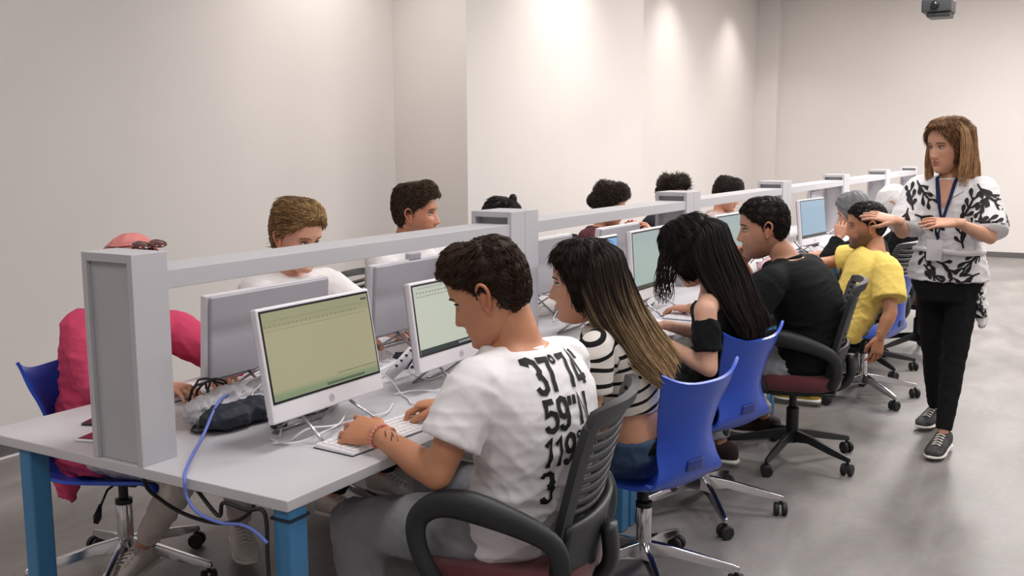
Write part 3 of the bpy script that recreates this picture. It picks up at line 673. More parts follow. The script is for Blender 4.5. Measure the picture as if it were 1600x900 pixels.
def trousers(c, m, name='trousers', seed=5, amp=.004, loose=.014, top=.16, end=.93, bend=True, voxel=.009, kr=1.0):
    mb = MB(); s = c['s']; k = c['k']
    torso(mb, c['pel'], c['neck'], c['latP'], c['latN'], c['fwd'], loose*.5, c['pr'], -.16, top, bow=s.get('bow', .03))
    for sd, (hp, kn, an, toe) in c['legs'].items():
        hp, kn, an = map(lambda q: np.array(q, float), (hp, kn, an)); L = loose
        mb.tube([hp, lerp(hp, kn, .5), kn], [.088*k+L, .074*k+L, .056*k*kr+L], 18, round_ends=True)
        e = lerp(kn, an, end); mb.tube([kn, lerp(kn, e, .35), lerp(kn, e, .8), e], [.054*k*kr+L, .054*k*kr+L, .042*k*kr+L, .038*k*kr+L], 16)
    g = remesh(mb, voxel, 5); g.v = wrinkle(g.v, g.n, amp, seed, lo=.08, hi=.18)
    o = mk(name, g, m, c['t'], True, 0, c['off'])
    if name == 'jeans': pass
    return o
def shoes(c, upper, sole, laces=None, names='shoe', sc=1.0, sides=('L', 'R')):
    for sd in sides:
        if sd not in c['legs']: continue
        hp, kn, an, toe = c['legs'][sd]; an = np.array(an, float); d = np.array(toe, float); up = V3(0, 0, 1)
        if len(c['legs'][sd]) > 3 and abs(d[2]) > 1e-6: pass
        f = unit(d); x = unit(np.cross(f, up)); z = np.cross(x, f); o = an+V3(0, 0, 0)-z*.075*sc
        T = lambda p: o+(p[0]*x+p[1]*f+p[2]*z)*sc
        def ringat(y, hw, z0, z1):
            return [T((hw*math.copysign(abs(math.cos(a))**.7, math.cos(a)), y, (z0+z1)/2+(z1-z0)/2*math.copysign(abs(math.sin(a))**.8, math.sin(a)))) for a in np.linspace(0, 2*math.pi, 18, endpoint=False)]
        st = [(-.078, .018, .02, .06), (-.07, .032, .014, .085), (-.04, .037, .012, .10), (0, .038, .012, .098), (.05, .041, .012, .078), (.10, .046, .012, .058), (.145, .044, .012, .047), (.175, .030, .013, .036), (.186, .014, .016, .028)]
        u = mk(names, MB().rings([ringat(*q) for q in st]), upper, c['t'], True, 0, c['off'])
        st = [(-.084, .02, .002, .016), (-.074, .036, 0, .022), (-.02, .036, 0, .020), (.05, .041, 0, .018), (.11, .049, 0, .018), (.155, .045, .002, .019), (.186, .026, .006, .02), (.193, .012, .008, .018)]
        mk('sole', MB().rings([ringat(*q) for q in st]), sole, u, True, 0, c['off'])
        lm = MB()
        for i in range(5):
            y = .035+i*.019; zt = np.interp(y, [0, .05, .10, .145], [.099, .080, .060, .049])+.001
            lm.tube(catmull([T((-.02, y-.006, zt-.004)), T((0, y, zt+.003)), T((.02, y+.006, zt-.004))], 3), .0028*sc, 6)
            lm.tube(catmull([T((.02, y-.006, zt-.004)), T((0, y, zt+.004)), T((-.02, y+.006, zt-.004))], 3), .0028*sc, 6)
        mk('laces', lm, laces or sole, u, True, 0, c['off'])
# --- hair
HL_SHORT = ([0, 25, 42, 58, 75, 88, 100, 115, 140, 180], [.066, .067, .058, .034, .022, -.012, -.004, -.045, -.066, -.070])
def cap_hair(c, hl=HL_SHORT, th=.012, col=(40, 28, 22), col2=None, blades=1500, blen=.022, flow='back', noise=.0035, lift=.25, top=0, front=0, side=1.0, seed=3, name='hair', grad=None, w=.0016):
    B, hc, hs = c['B'], c['hc'], c['hs']; g = np.random.default_rng(seed)
    nT, nS = 72, 26; c1 = np.array(srgb(*col)); c2 = np.array(srgb(*(col2 or col)))
    def pt(th_, s_, extra=0):
        a = abs(math.degrees(th_)); z0 = np.interp(a, *hl); z = z0+(.1215-z0)*s_
        o = th*(.25+.75*ss(0, .18, s_))*(side if z < .05 else 1)+top*ss(.04, .11, z)+front*math.exp(-(a/40)**2)*ss(.0, .12, s_)+extra
        if s_ == 0: o = -.004
        return head_pt(th_, z, o)
    ths = np.linspace(-math.pi, math.pi, nT, endpoint=False); rs = []
    for s_ in np.concatenate([[0], np.linspace(.02, 1, nS)]):
        rs.append([pt(a, s_, noise*math.sin(a*9+s_*14)*math.sin(a*5-s_*9+1)) for a in ths])
    mb = MB().rings(rs); n_cap = len(mb.v)
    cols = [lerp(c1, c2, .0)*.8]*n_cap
    for _ in range(blades):
        a = g.uniform(-math.pi, math.pi); s_ = g.uniform(.01, .97)**.8
        p = pt(a, s_, .0); e = 1e-2; du = pt(a+e, s_)-p; dv = pt(a, min(s_+e, .99))-p; n = unit(np.cross(du, dv)); 
        if np.dot(n, p-V3(0, -.01, .02)) < 0: n = -n
        if flow == 'back': f = V3(0, -1, -.35)
        elif flow == 'down': f = V3(p[0]*4, p[1]*2-.1, -1)
        elif flow == 'fwd': f = V3(p[0]*3, 1 if p[1] > -.05 else -.4, -.7 if p[1] < .05 else -.2)
        elif flow == 'up': f = V3(p[0]*3, .35 if p[1] > 0 else -.5, .5 if p[2] > .05 else -1)
        elif flow == 'side': f = V3(.9, .45 if p[1] > 0 else -.5, -.5)
        elif flow == 'curl': f = g.normal(size=3)
        f = f+g.normal(size=3)*.22; f = unit(f-n*np.dot(f, n)); d = unit(f+n*(lift+(g.uniform(0, .5) if flow in ('up', 'curl') else g.uniform(-.05, .1))*1))
        L = blen*g.uniform(.6, 1.25)*(1+(1.1 if (flow in ('up',) and p[2] > .06 and p[1] > -.02) else 0)); x = unit(np.cross(d, n))*w*g.uniform(.7, 1.4)
        q0 = p-d*L*.25; q1 = p+d*L*.4+n*.001; q2 = p+d*L+(-n*L*.18)
        k0 = len(mb.v); mb.v += [tuple(v) for v in (q0-x, q0+x, q0+n*.0016, q1-x*.9, q1+x*.9, q1+n*.002, q2)]
        mb.f += [(k0, k0+1, k0+4, k0+3), (k0+1, k0+2, k0+5, k0+4), (k0+2, k0, k0+3, k0+5), (k0+3, k0+4, k0+6), (k0+4, k0+5, k0+6), (k0+5, k0+3, k0+6)]
        cc = lerp(c1, c2, g.uniform(0, 1)**1.3)*g.uniform(.75, 1.2)
        cols += [cc]*7
    xf(mb, B, hc, hs)
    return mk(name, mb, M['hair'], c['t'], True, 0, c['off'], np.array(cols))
def curtain_hair(c, rings, col, col2=None, n=240, seed=4, rr=.0034, gradz=None, jit=.006, tip=1.0, a0=0, a1=360, base=True, name='long_hair', wave=.0):
    """rings in world space: (centre, lateral vec, half width, half depth); strands run down the loft"""
    g = np.random.default_rng(seed); cs = np.array([r[0] for r in rings], float); K = len(cs); c1 = np.array(srgb(*col)); c2 = np.array(srgb(*(col2 or col)))
    L = catmull(cs, 5); m = len(L); L = np.array(L); ks = np.linspace(0, K-1, m)
    lat = np.array([unit(r[1]) for r in rings]); hw = np.array([r[2] for r in rings]); hd = np.array([r[3] for r in rings])
    fr = []
    for i, kk in enumerate(ks):
        t = L[min(i+1, m-1)]-L[max(i-1, 0)]; t = unit(t); la = np.array([np.interp(kk, range(K), lat[:, j]) for j in range(3)]); la = unit(la-t*np.dot(la, t)); de = np.cross(t, la)
        fr.append((L[i], la, de, np.interp(kk, range(K), hw), np.interp(kk, range(K), hd)))
    P = lambda i, a, s_: fr[i][0]+fr[i][1]*math.cos(a)*fr[i][3]*s_+fr[i][2]*math.sin(a)*fr[i][4]*s_
    gz = gradz or (0, 1)
    def colr(f, v): return lerp(c1, c2, float(np.clip((f-gz[0])/(gz[1]-gz[0]+1e-6), 0, 1)))*v
    mb = MB(); cols = []
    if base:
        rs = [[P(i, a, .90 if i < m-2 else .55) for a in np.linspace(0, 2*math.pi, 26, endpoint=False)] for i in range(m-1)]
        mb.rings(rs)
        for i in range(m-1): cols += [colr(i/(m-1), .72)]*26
    for _ in range(n):
        a = g.uniform(R(a0), R(a1)); s0 = g.uniform(.88, 1.03); end = int(m*g.uniform(.82, 1.0)*tip); end = min(max(end, 5), m); st = int(g.uniform(0, .18)*m)
        ph = g.uniform(0, 6.28); da = g.normal()*.10; ds = g.normal()*.04; pts = []; rad = []
        vv = g.uniform(.7, 1.35); q = g.uniform(-.12, .12)
        for i in range(st, end):
            f = (i-st)/max(end-st-1, 1)
            p = P(i, a+da*f+.05*math.sin(f*5+ph), s0+ds*f+.02*math.sin(f*9+ph))+V3(math.sin(f*7+ph), math.cos(f*6+ph), 0)*(jit*f+wave*math.sin(f*22+ph)*f)
            pts.append(p); rad.append(rr*vv**.5*(1-.75*max(0, f-.55)/.45)*(.5+.5*min(1, f/.1)))
        if len(pts) < 4: continue
        k0 = len(mb.v); mb.tube(pts, rad, 5)
        for i in range(len(pts)): cols += [colr((st+i)/(m-1)+q, vv)]*5
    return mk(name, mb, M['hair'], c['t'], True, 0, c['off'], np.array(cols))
def decal(c, target, me_v, me_f, origin, xa, ya, ray, m, name, parent=None, lift=.0034, cut=.008):
    """projects flat print (x,y) onto a garment along ray"""
    bm = bmesh.new(); vs = [bm.verts.new((v[0], v[1], 0)) for v in me_v]
    for f in me_f:
        try: bm.faces.new([vs[i] for i in f])
        except ValueError: pass
    xs = [v[0] for v in me_v]; ys = [v[1] for v in me_v]
    for ax, lo, hi in ((0, min(xs), max(xs)), (1, min(ys), max(ys))):
        q = lo+cut
        while q < hi:
            co = (q, 0, 0) if ax == 0 else (0, q, 0); no = (1, 0, 0) if ax == 0 else (0, 1, 0)
            bmesh.ops.bisect_plane(bm, geom=bm.verts[:]+bm.edges[:]+bm.faces[:], plane_co=co, plane_no=no, dist=1e-6); q += cut
    o = target; off = np.array(c['off'])
    key = o.name
    if key not in _bvh:
        me = o.data; vv = [Vector(v.co) for v in me.vertices]; _bvh[key] = BVHTree.FromPolygons(vv, [tuple(p.vertices) for p in me.polygons])
    T = _bvh[key]; org = np.array(origin, float)-off; ray = unit(ray); bad = []
    for v in bm.verts:
        p = org+np.array(xa)*v.co.x+np.array(ya)*v.co.y-ray*.25
        h = T.ray_cast(Vector(p), Vector(ray), .45)
        if h[0] is None: bad.append(v)
        else: v.co = h[0]-Vector(ray)*lift
    if bad: bmesh.ops.delete(bm, geom=bad, context='VERTS')
    if len(bm.faces) == 0: bm.free(); return None
    me = bpy.data.meshes.new(name); bm.to_mesh(me); bm.free()
    return link(name, me, m, parent or target, True)
_bvh = {}
def oval_collar(c, m, r=.064, tube=.010, drop=.0, asp=1.12, name='collar'):
    ax = unit(c['neck']-c['pel']); la = c['latN']; de = np.cross(la, ax); 
    if np.dot(de, c['fwd']) < 0: de = -de
    o = c['neck']+ax*drop; rs = [o+la*math.cos(a)*r*asp+de*math.sin(a)*r+ax*(-.018*math.sin(a)) for a in np.linspace(0, 2*math.pi, 30, endpoint=False)]
    n = 8; rr = []
    for i in range(30):
        t = unit(rs[(i+1) % 30]-rs[i-1]); out = unit(rs[i]-o); w_ = np.cross(t, out); rr.append([rs[i]+tube*(math.cos(a)*out*.6+math.sin(a)*w_) for a in np.linspace(0, 2*math.pi, n, endpoint=False)])
    v = [p for r_ in rr for p in r_]; f = [(i*n+j, i*n+(j+1) % n, ((i+1) % 30)*n+(j+1) % n, ((i+1) % 30)*n+j) for i in range(30) for j in range(n)]
    return mk(name, MB().add(v, f), m, c['t'], True, 0, c['off'])

GL = {'3': [[(0.04, 1.32), (.12, 1.5), (.38, 1.56), (.62, 1.42), (.64, 1.1), (.45, .86), (.28, .84)], [(.3, .84), (.55, .78), (.68, .52), (.62, .2), (.38, .04), (.12, .1), (.02, .32)]],
      '7': [[(0, 1.5), (.68, 1.5), (.5, 1.0), (.34, .5), (.26, 0)]], '4': [[(.52, 0), (.52, 1.58), (.02, .5), (.02, .36), (.76, .36)]],
      '5': [[(.64, 1.5), (.1, 1.5), (.06, .82), (.3, .96), (.58, .86), (.68, .52), (.6, .18), (.34, .04), (.1, .1), (0, .3)]],
      '9': [[(.66, 1.0), (.58, .76), (.34, .66), (.1, .78), (.02, 1.1), (.1, 1.44), (.34, 1.56), (.6, 1.44), (.68, 1.1), (.66, .6), (.56, .2), (.34, .04), (.1, .12), (.04, .3)]],
      'N': [[(.05, 0), (.05, 1.56), (.62, .02), (.62, 1.58)]], '1': [[(.02, 1.18), (.3, 1.5), (.3, 0)]],
      'o': [[(.2+.16*math.cos(a), 1.44+.16*math.sin(a)) for a in np.linspace(0, 6.283, 9)]], "'": [[(.1, 1.58), (.08, 1.15)]], '"': [[(.12, 1.58), (.08, 1.12)], [(.50, 1.58), (.46, 1.12)]]}
GWD = {'o': .42, "'": .3, '"': .66, '1': .5}
def stroke_text(s_, h, wth=.28, track=.17):
    v = []; f = []; x0 = 0; k = h/1.56
    for ch in s_:
        for pl in GL[ch]:
            P = [np.array(p)+np.array([x0, 0]) for p in pl]; n = len(P); w2 = (.13 if ch == 'o' else wth)/2; b0 = len(v)
            for i in range(n):
                t1 = unit(P[i]-P[i-1]) if i else unit(P[1]-P[0]); t2 = unit(P[i+1]-P[i]) if i < n-1 else t1
                m_ = unit(t1+t2); nn = np.array([-m_[1], m_[0]]); sc = min(1/max(np.dot(m_, t1), .3), 1.35)
                v.append(tuple((P[i]+nn*w2*sc)*k)); v.append(tuple((P[i]-nn*w2*sc)*k))
            for i in range(n-1): f.append((b0+2*i, b0+2*i+1, b0+2*i+3, b0+2*i+2))
        x0 += GWD.get(ch, .70)+track
    return v, f
CL = dict(
 white=cloth('white_cotton', (232, 229, 231), .03), pink=cloth('pink_cotton', (204, 72, 108), .08), grey=cloth('grey_marl_jersey', (140, 140, 146), .12),
 black=cloth('black_cotton', (16, 17, 20), .1), blackp=cloth('black_trouser', (17, 17, 19), .1), yellow=cloth('yellow_pique', (236, 208, 112), .05),
 denim=mat('blue_denim', srgb(62, 86, 118), .85, var=.3, vscale=30, bump=.4, bscale=700), off=cloth('off_white_cotton', (205, 196, 190), .05), salmon=cloth('salmon_scarf', (222, 140, 136), .06),
 greyc=cloth('pale_grey_cloth', (150, 152, 158), .1), print=cloth('white_blouse_cotton', (226, 224, 226), .03), maroonk=cloth('patterned_maroon', (86, 44, 52), .5),
 darkt=cloth('dark_trousers', (34, 36, 44), .1), pale=cloth('pale_checked_cloth', (176, 160, 160), .3), offwhite=cloth('white_scarf_cloth', (228, 226, 226), .03))
SH = dict(white=mat('white_canvas', srgb(214, 208, 202), .7, var=.06, vscale=20, bump=.2, bscale=200), sole=mat('white_sole', srgb(225, 222, 216), .6, var=.06), dark=mat('maroon_black_suede', srgb(46, 26, 28), .8, var=.2),
          yellow=mat('yellow_suede', srgb(214, 176, 40), .7, var=.2), run=mat('black_white_mesh', srgb(60, 58, 60), .8, var=.9, vscale=40), black=mat('black_leather', srgb(24, 24, 26), .5, var=.1))
def mstripes():
    m = cloth('striped_knit', (225, 220, 216), .04); nt = m.node_tree; b = nt.nodes['Principled BSDF']
    a = nt.nodes.new('ShaderNodeAttribute'); a.attribute_name = 'band'
    tc = nt.nodes.new('ShaderNodeTexCoord'); n = nt.nodes.new('ShaderNodeTexNoise'); n.inputs['Scale'].default_value = 6; nt.links.new(tc.outputs['Object'], n.inputs['Vector'])
    ad = nt.nodes.new('ShaderNodeMath'); ad.operation = 'MULTIPLY_ADD'; ad.inputs[1].default_value = .02; nt.links.new(n.outputs['Fac'], ad.inputs[0]); nt.links.new(a.outputs['Fac'], ad.inputs[2])
    md = nt.nodes.new('ShaderNodeMath'); md.operation = 'MODULO'; md.inputs[1].default_value = .046; nt.links.new(ad.outputs[0], md.inputs[0])
    lt = nt.nodes.new('ShaderNodeMath'); lt.operation = 'LESS_THAN'; lt.inputs[1].default_value = .0125; nt.links.new(md.outputs[0], lt.inputs[0])
    mx = nt.nodes.new('ShaderNodeMix'); mx.data_type = 'RGBA'; mx.inputs[6].default_value = (*srgb(226, 220, 214), 1); mx.inputs[7].default_value = (*srgb(26, 24, 26), 1)
    nt.links.new(lt.outputs[0], mx.inputs[0]); nt.links.new(mx.outputs[2], b.inputs['Base Color']); return m
CL['stripe'] = mstripes()
WX_ = (-1, 0, 0); EX_ = (1, 0, 0)
PALM = dict(curl=(18, 28, 18)); GRIP = dict(curl=(35, 45, 25)); SOFT = dict(curl=(12, 18, 12))
# ---- man in the white printed tee
c = person('man in white printed tee and grey sweatpants typing at the nearest desk', skin=(190, 132, 100),
    pel=(.235, .60, .51), neck=(.245, .61, 1.02), head=(.168, .585, 1.145), yaw=195, pitch=24, fwd=(-.98, .18, 0), bow=.06, hs=1.06,
    shL=(.225, .425, .945), shR=(.285, .785, .945), elL=(.175, .33, .735), elR=(.20, .88, .775), wrL=(-.045, .385, .788), wrR=(-.035, .715, .798),
    hsc=1.1, hdL=((-.95, .10, .02), (.42, -.58, .8), dict(curl=(16, 34, 26), spread=2.2)), hdR=((-.9, -.30, -.06), (.0, .15, 1), dict(curl=(28, 42, 25))),
    legs=dict(L=((.16, .50, .53), (-.16, .42, .52), (-.05, .36, .14), (-1, -.1, 0)), R=((.16, .70, .53), (-.16, .80, .52), (-.10, .82, .14), (-1, .1, 0))))
tee = shirt(c, CL['white'], sleeve=.66, hem=-.08, loose=.016, seed=3, amp=.006, flare=1.14)
oval_collar(c, CL['white'], r=.064, tube=.010, drop=-.030)
trousers(c, CL['grey'], seed=9, amp=.003, loose=.014, top=.05)
shoes(c, SH['white'], SH['sole'])
cap_hair(c, col=(44, 31, 24), col2=(74, 52, 38), th=.008, blades=4200, blen=.020, flow='fwd', lift=.10, top=.004, front=.012, w=.0010,
         hl=([0, 25, 42, 58, 75, 88, 100, 115, 140, 180], [.074, .075, .062, .042, .030, -.006, -.004, -.048, -.072, -.074]))
ax = unit(c['neck']-c['pel']); rt = c['latN']
bt = MB(); w_ = c['arms']['L'][2]; u = unit(w_-c['arms']['L'][1]); q = np.cross(u, (0, 0, 1)); q = unit(q); z_ = np.cross(q, u)
for i in range(20):
    a = 2*math.pi*i/20; bt.ball(w_-u*.008+(q*math.cos(a)+z_*math.sin(a))*.031, .0042, 8, 6)
mk('bracelet', bt, CL['salmon'], c['t'], True, 0, c['off'])
tt = MB()
for i, (a, b_, l) in enumerate(((.035, 1.9, .018), (.05, 1.6, .022), (.063, 1.95, .014), (.075, 1.7, .02))):
    p = w_-u*a; tt.tube([p+(q*math.cos(b_)+z_*math.sin(b_))*.0312, p-u*l+(q*math.cos(b_+.35)+z_*math.sin(b_+.35))*.0325], .0012, 5)
mk('forearm_tattoo', tt, M['ink'], c['t'], True, 0, c['off'])
for s_, dy, dx in (("37o74'", .158, .022), ('59"N', .068, .022), ("119o53'", -.022, .016), ("3", -.112, .020)):
    v_, f_ = stroke_text(s_, .074)
    decal(c, tee, [(p[0]*.98-.122+dx, p[1]) for p in v_], f_, c['pel']+ax*(.255+dy), rt, ax, c['fwd'], M['ink'], 'back_print', cut=.006)
# ---- woman in the striped top
c = person('woman with long brown to blonde hair in cropped striped top and jeans', skin=(206, 152, 124), female=True,
    pel=(.225, 1.39, .52), neck=(.215, 1.19, .985), head=(.155, 1.155, 1.105), yaw=198, pitch=4, fwd=WX_, hs=1.0, ears=False,
    shL=(.25, 1.04, .925), shR=(.20, 1.35, .935), elL=(.235, 1.04, .72), elR=(.14, 1.42, .72), wrL=(.03, 1.06, .775), wrR=(-.06, 1.38, .785),
    hdL=((-1, .1, 0), (0, 0, 1), PALM), hdR=((-1, -.1, 0), (0, 0, 1), PALM), browc=(50, 34, 26), lipc=srgb(180, 96, 92),
    legs=dict(L=((.16, 1.29, .53), (-.15, 1.22, .53), (-.08, 1.2, .14), (-1, 0, 0)), R=((.16, 1.48, .53), (-.15, 1.52, .53), (-.02, 1.55, .14), (-1, 0, 0))))
shirt(c, CL['stripe'], sleeve=.62, hem=.36, loose=.012, seed=12, amp=.002, band=True, flare=1.08)
trousers(c, CL['denim'], name='jeans', seed=15, amp=.003, loose=.010, top=.17)
mk('belt', MB().tube([c['pel']+unit(c['neck']-c['pel'])*.075, c['pel']+unit(c['neck']-c['pel'])*.105], [.165, .158], 32, ref=(1, 0, 0), asp=.82), CL['blackp'], c['t'], True, 0, c['off'])
shoes(c, SH['white'], SH['sole'])
cap_hair(c, col=(30, 21, 18), col2=(46, 33, 27), th=.014, blades=1800, blen=.05, flow='down', lift=.0, w=.0011,
         hl=([0, 20, 45, 60, 74, 90, 120, 180], [.085, .080, .060, .025, -.05, -.085, -.09, -.09]))
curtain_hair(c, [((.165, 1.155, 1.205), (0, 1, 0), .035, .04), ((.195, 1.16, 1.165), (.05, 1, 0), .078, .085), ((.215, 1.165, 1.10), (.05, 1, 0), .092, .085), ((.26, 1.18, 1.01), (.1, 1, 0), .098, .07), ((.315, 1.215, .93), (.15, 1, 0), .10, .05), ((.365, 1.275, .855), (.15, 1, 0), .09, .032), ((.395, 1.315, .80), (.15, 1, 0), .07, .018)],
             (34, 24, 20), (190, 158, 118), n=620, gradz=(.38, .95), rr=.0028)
# ---- dark long-haired woman
c = person('woman with long dark hair hiding her face, in black off-shoulder top', skin=(214, 166, 142), female=True,
    pel=(.20, 2.30, .50), neck=(.235, 2.12, .985), head=(.150, 2.095, 1.115), yaw=182, pitch=28, fwd=WX_, hs=1.0, ears=False,
    shL=(.265, 1.94, .915), shR=(.225, 2.29, .92), elL=(.30, 1.90, .705), elR=(.14, 2.36, .74), wrL=(.075, 1.985, .775), wrR=(-.02, 2.26, .785),
    hdL=((-.9, .3, 0), (0, -.2, 1), PALM), hdR=((-1, -.1, 0), (0, 0, 1), PALM), bow=.05,
    legs=dict(L=((.15, 2.20, .52), (-.2, 2.12, .53), (-.1, 2.1, .14), (-1, 0, 0)), R=((.15, 2.40, .52), (-.2, 2.44, .53), (-.1, 2.45, .14), (-1, 0, 0))))
m_ = MB(); torso(m_, c['pel'], c['neck'], c['latP'], c['latN'], c['fwd'], .014, c['pr'], -.05, .86, bow=.05)
for sd in 'LR':
    sh, el, wr = c['arms'][sd]; m_.tube([lerp(sh, el, .16), lerp(sh, el, .4), lerp(sh, el, .72)], [.050, .058, .056], 16)
    m_.tube([lerp(c['neck'], sh, .7)+V3(0, 0, -.11), lerp(sh, el, .3)], [.06, .05], 14, round_ends=True)
m_ = remesh(m_, .007, 12); m_.v = wrinkle(m_.v, m_.n, .004, 22); mk('off_shoulder_top', m_, CL['black'], c['t'], True, 0, c['off'])
trousers(c, CL['blackp'], seed=25)
shoes(c, SH['black'], SH['black'])
cap_hair(c, col=(20, 14, 13), col2=(28, 20, 18), th=.018, blades=1800, blen=.05, flow='down', lift=.0, w=.0011,
         hl=([0, 20, 40, 55, 90, 120, 180], [.075, .060, .0, -.09, -.11, -.10, -.09]))
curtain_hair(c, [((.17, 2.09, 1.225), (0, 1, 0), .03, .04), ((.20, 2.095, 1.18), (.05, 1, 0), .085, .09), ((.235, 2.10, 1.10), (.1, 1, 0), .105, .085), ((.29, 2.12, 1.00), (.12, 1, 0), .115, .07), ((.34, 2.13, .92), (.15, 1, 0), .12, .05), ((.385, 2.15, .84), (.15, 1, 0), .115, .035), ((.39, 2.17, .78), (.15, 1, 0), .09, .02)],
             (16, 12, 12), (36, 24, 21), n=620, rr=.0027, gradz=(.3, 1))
curtain_hair(c, [((.10, 2.03, 1.17), (1, 0, 0), .03, .012), ((.085, 2.02, 1.08), (1, .2, 0), .036, .016), ((.07, 2.02, .98), (1, .2, 0), .03, .014), ((.085, 2.01, .90), (1, .2, 0), .016, .010)],
             (22, 15, 14), (34, 24, 20), n=70, rr=.0018, jit=.014, base=False, name='front_locks')
# ---- man in the black tee
c = person('man in black tee with cropped dark hair resting his mouth on his hand', skin=(186, 134, 108), beard=.35,
    pel=(.36, 3.06, .50), neck=(.285, 2.95, 1.015), head=(.185, 2.905, 1.150), yaw=202, pitch=6, fwd=WX_, bow=.06, hs=1.08,
    shL=(.27, 2.745, .92), shR=(.33, 3.17, .94), elL=(.16, 2.66, .76), elR=(.07, 3.20, .80), wrL=(-.08, 2.72, .785), wrR=(.055, 3.01, .975),
    hdL=((-1, .1, 0), (0, 0, 1), PALM), hdR=((.12, -.45, .85), (-.3, .8, .3), dict(curl=(40, 55, 30))),
    legs=dict(L=((.28, 2.95, .52), (-.06, 2.84, .55), (.05, 2.80, .14), (-1, 0, 0)), R=((.28, 3.17, .52), (-.08, 3.30, .54), (.085, 3.38, .13), (-1, -.15, 0))))
shirt(c, CL['black'], sleeve=.74, hem=-.08, loose=.028, seed=33, amp=.004, flare=1.2)
oval_collar(c, CL['black'], r=.064, tube=.008, drop=-.014)
trousers(c, CL['greyc'], seed=35)
shoes(c, SH['dark'], SH['sole'])
cap_hair(c, col=(24, 17, 15), col2=(44, 30, 26), th=.008, blades=2600, blen=.012, flow='fwd', lift=.3, w=.0012)
# ---- man in the yellow polo
c = person('man in yellow polo leaning back with one arm hanging beside his chair', skin=(184, 128, 96), beard=.8,
    pel=(.21, 4.34, .46), neck=(.385, 4.49, .905), head=(.315, 4.50, 1.055), yaw=203, pitch=4, fwd=(-1, -.1, 0), bow=.03, hs=1.08,
    shL=(.475, 4.31, .83), shR=(.31, 4.70, .855), elL=(.525, 4.19, .60), elR=(.06, 4.76, .80), wrL=(.485, 4.14, .47), wrR=(-.06, 4.5, .785),
    hdL=((-.1, -.12, -1), (.75, -.65, 0), dict(curl=(14, 22, 14))), hdR=((-.8, -.5, 0), (0, 0, 1), PALM),
    legs=dict(L=((.18, 4.25, .48), (-.12, 4.16, .52), (.10, 4.12, .14), (-1, 0, 0)), R=((.18, 4.44, .48), (-.16, 4.50, .52), (.04, 4.5, .14), (-1, 0, 0))))
pol = shirt(c, CL['yellow'], sleeve=.72, hem=-.04, loose=.028, seed=43, amp=.003, flare=1.15)
oval_collar(c, CL['yellow'], r=.064, tube=.016, drop=-.008)
trousers(c, CL['blackp'], seed=45)
shoes(c, SH['yellow'], SH['sole'])
cap_hair(c, col=(22, 17, 15), col2=(38, 28, 24), th=.008, blades=1500, blen=.011, flow='fwd', lift=.3, w=.0014)
fr_ = c['neck']-unit(c['neck']-c['pel'])*.13+V3(-.135, -.02, 0)
sg = MB()
for q in (0, 1): sg.ball(fr_+V3(-.004, -.018+.0*q, -.045*q), (.006, .02, .024), 10, 7)
so = mk('sunglasses', sg, M['bezel'], None, True); so['label'] = 'dark sunglasses hooked on the front of the yellow polo'; so['category'] = 'sunglasses'
# ---- person with grey scarf behind the yellow polo man
c = person('person in black jacket and grey head covering, face hidden, hand raised to cheek', skin=(206, 156, 130), female=True,
    pel=(.22, 5.25, .50), neck=(.16, 5.25, .95), head=(.085, 5.25, 1.075), yaw=182, pitch=15, fwd=WX_,
    shL=(.17, 5.07, .88), shR=(.15, 5.42, .88), elL=(-.01, 4.98, .80), elR=(.0, 5.5, .76), wrL=(.035, 5.07, .925), wrR=(-.15, 5.4, .785),
    hdL=((.05, .12, 1), (.1, -1, 0), dict(curl=(30, 40, 20))), hdR=((-1, 0, 0), (0, 0, 1), PALM),
    legs=dict(L=((.15, 5.15, .52), (-.2, 5.1, .53), (-.1, 5.1, .14), (-1, 0, 0)), R=((.15, 5.35, .52), (-.2, 5.4, .53), (-.1, 5.4, .14), (-1, 0, 0))))
shirt(c, CL['black'], sleeve=1.93, hem=-.05, loose=.018, seed=53, name='jacket')
trousers(c, CL['darkt'], seed=55); shoes(c, SH['black'], SH['black'])
cap_hair(c, col=(120, 122, 126), col2=(150, 152, 156), th=.016, blades=0, hl=([0, 40, 70, 100, 180], [.07, .06, -.03, -.10, -.10]), name='head_covering')
# ---- white scarf person in black
c = person('person in black with white head covering, partly behind the gesturing woman', skin=(206, 156, 130), female=True,
    pel=(.34, 5.95, .50), neck=(.29, 5.95, .96), head=(.215, 5.95, 1.095), yaw=176, pitch=38, fwd=WX_,
    shL=(.30, 5.77, .89), shR=(.27, 6.12, .89), elL=(.22, 5.72, .68), elR=(.1, 6.2, .76), wrL=(.0, 5.8, .785), wrR=(-.1, 6.1, .785),
    hdL=((-1, .1, 0), (0, 0, 1), PALM), hdR=((-1, 0, 0), (0, 0, 1), PALM),
    legs=dict(L=((.25, 5.85, .52), (-.1, 5.8, .53), (0, 5.8, .14), (-1, 0, 0)), R=((.25, 6.05, .52), (-.1, 6.1, .53), (0, 6.1, .14), (-1, 0, 0))))
shirt(c, CL['black'], sleeve=1.9, hem=-.05, loose=.03, seed=63, name='top')
trousers(c, CL['darkt'], seed=65); shoes(c, SH['black'], SH['black'])
sc_ = MB(); B = c['B']
sc_.ball(c['hc']+(V3(0, -.01, .02))@B, (.098, .125, .135), 22, 14, B); sc_.tube([c['hc']+V3(.05, 0, -.03), c['neck']+V3(.03, 0, .0)], [.10, .12], 20, round_ends=True)
sc_ = remesh(sc_, .009, 6); sc_.v = wrinkle(sc_.v, sc_.n, .003, 5); mk('head_covering', sc_, CL['offwhite'], c['t'], True, 0, c['off'])
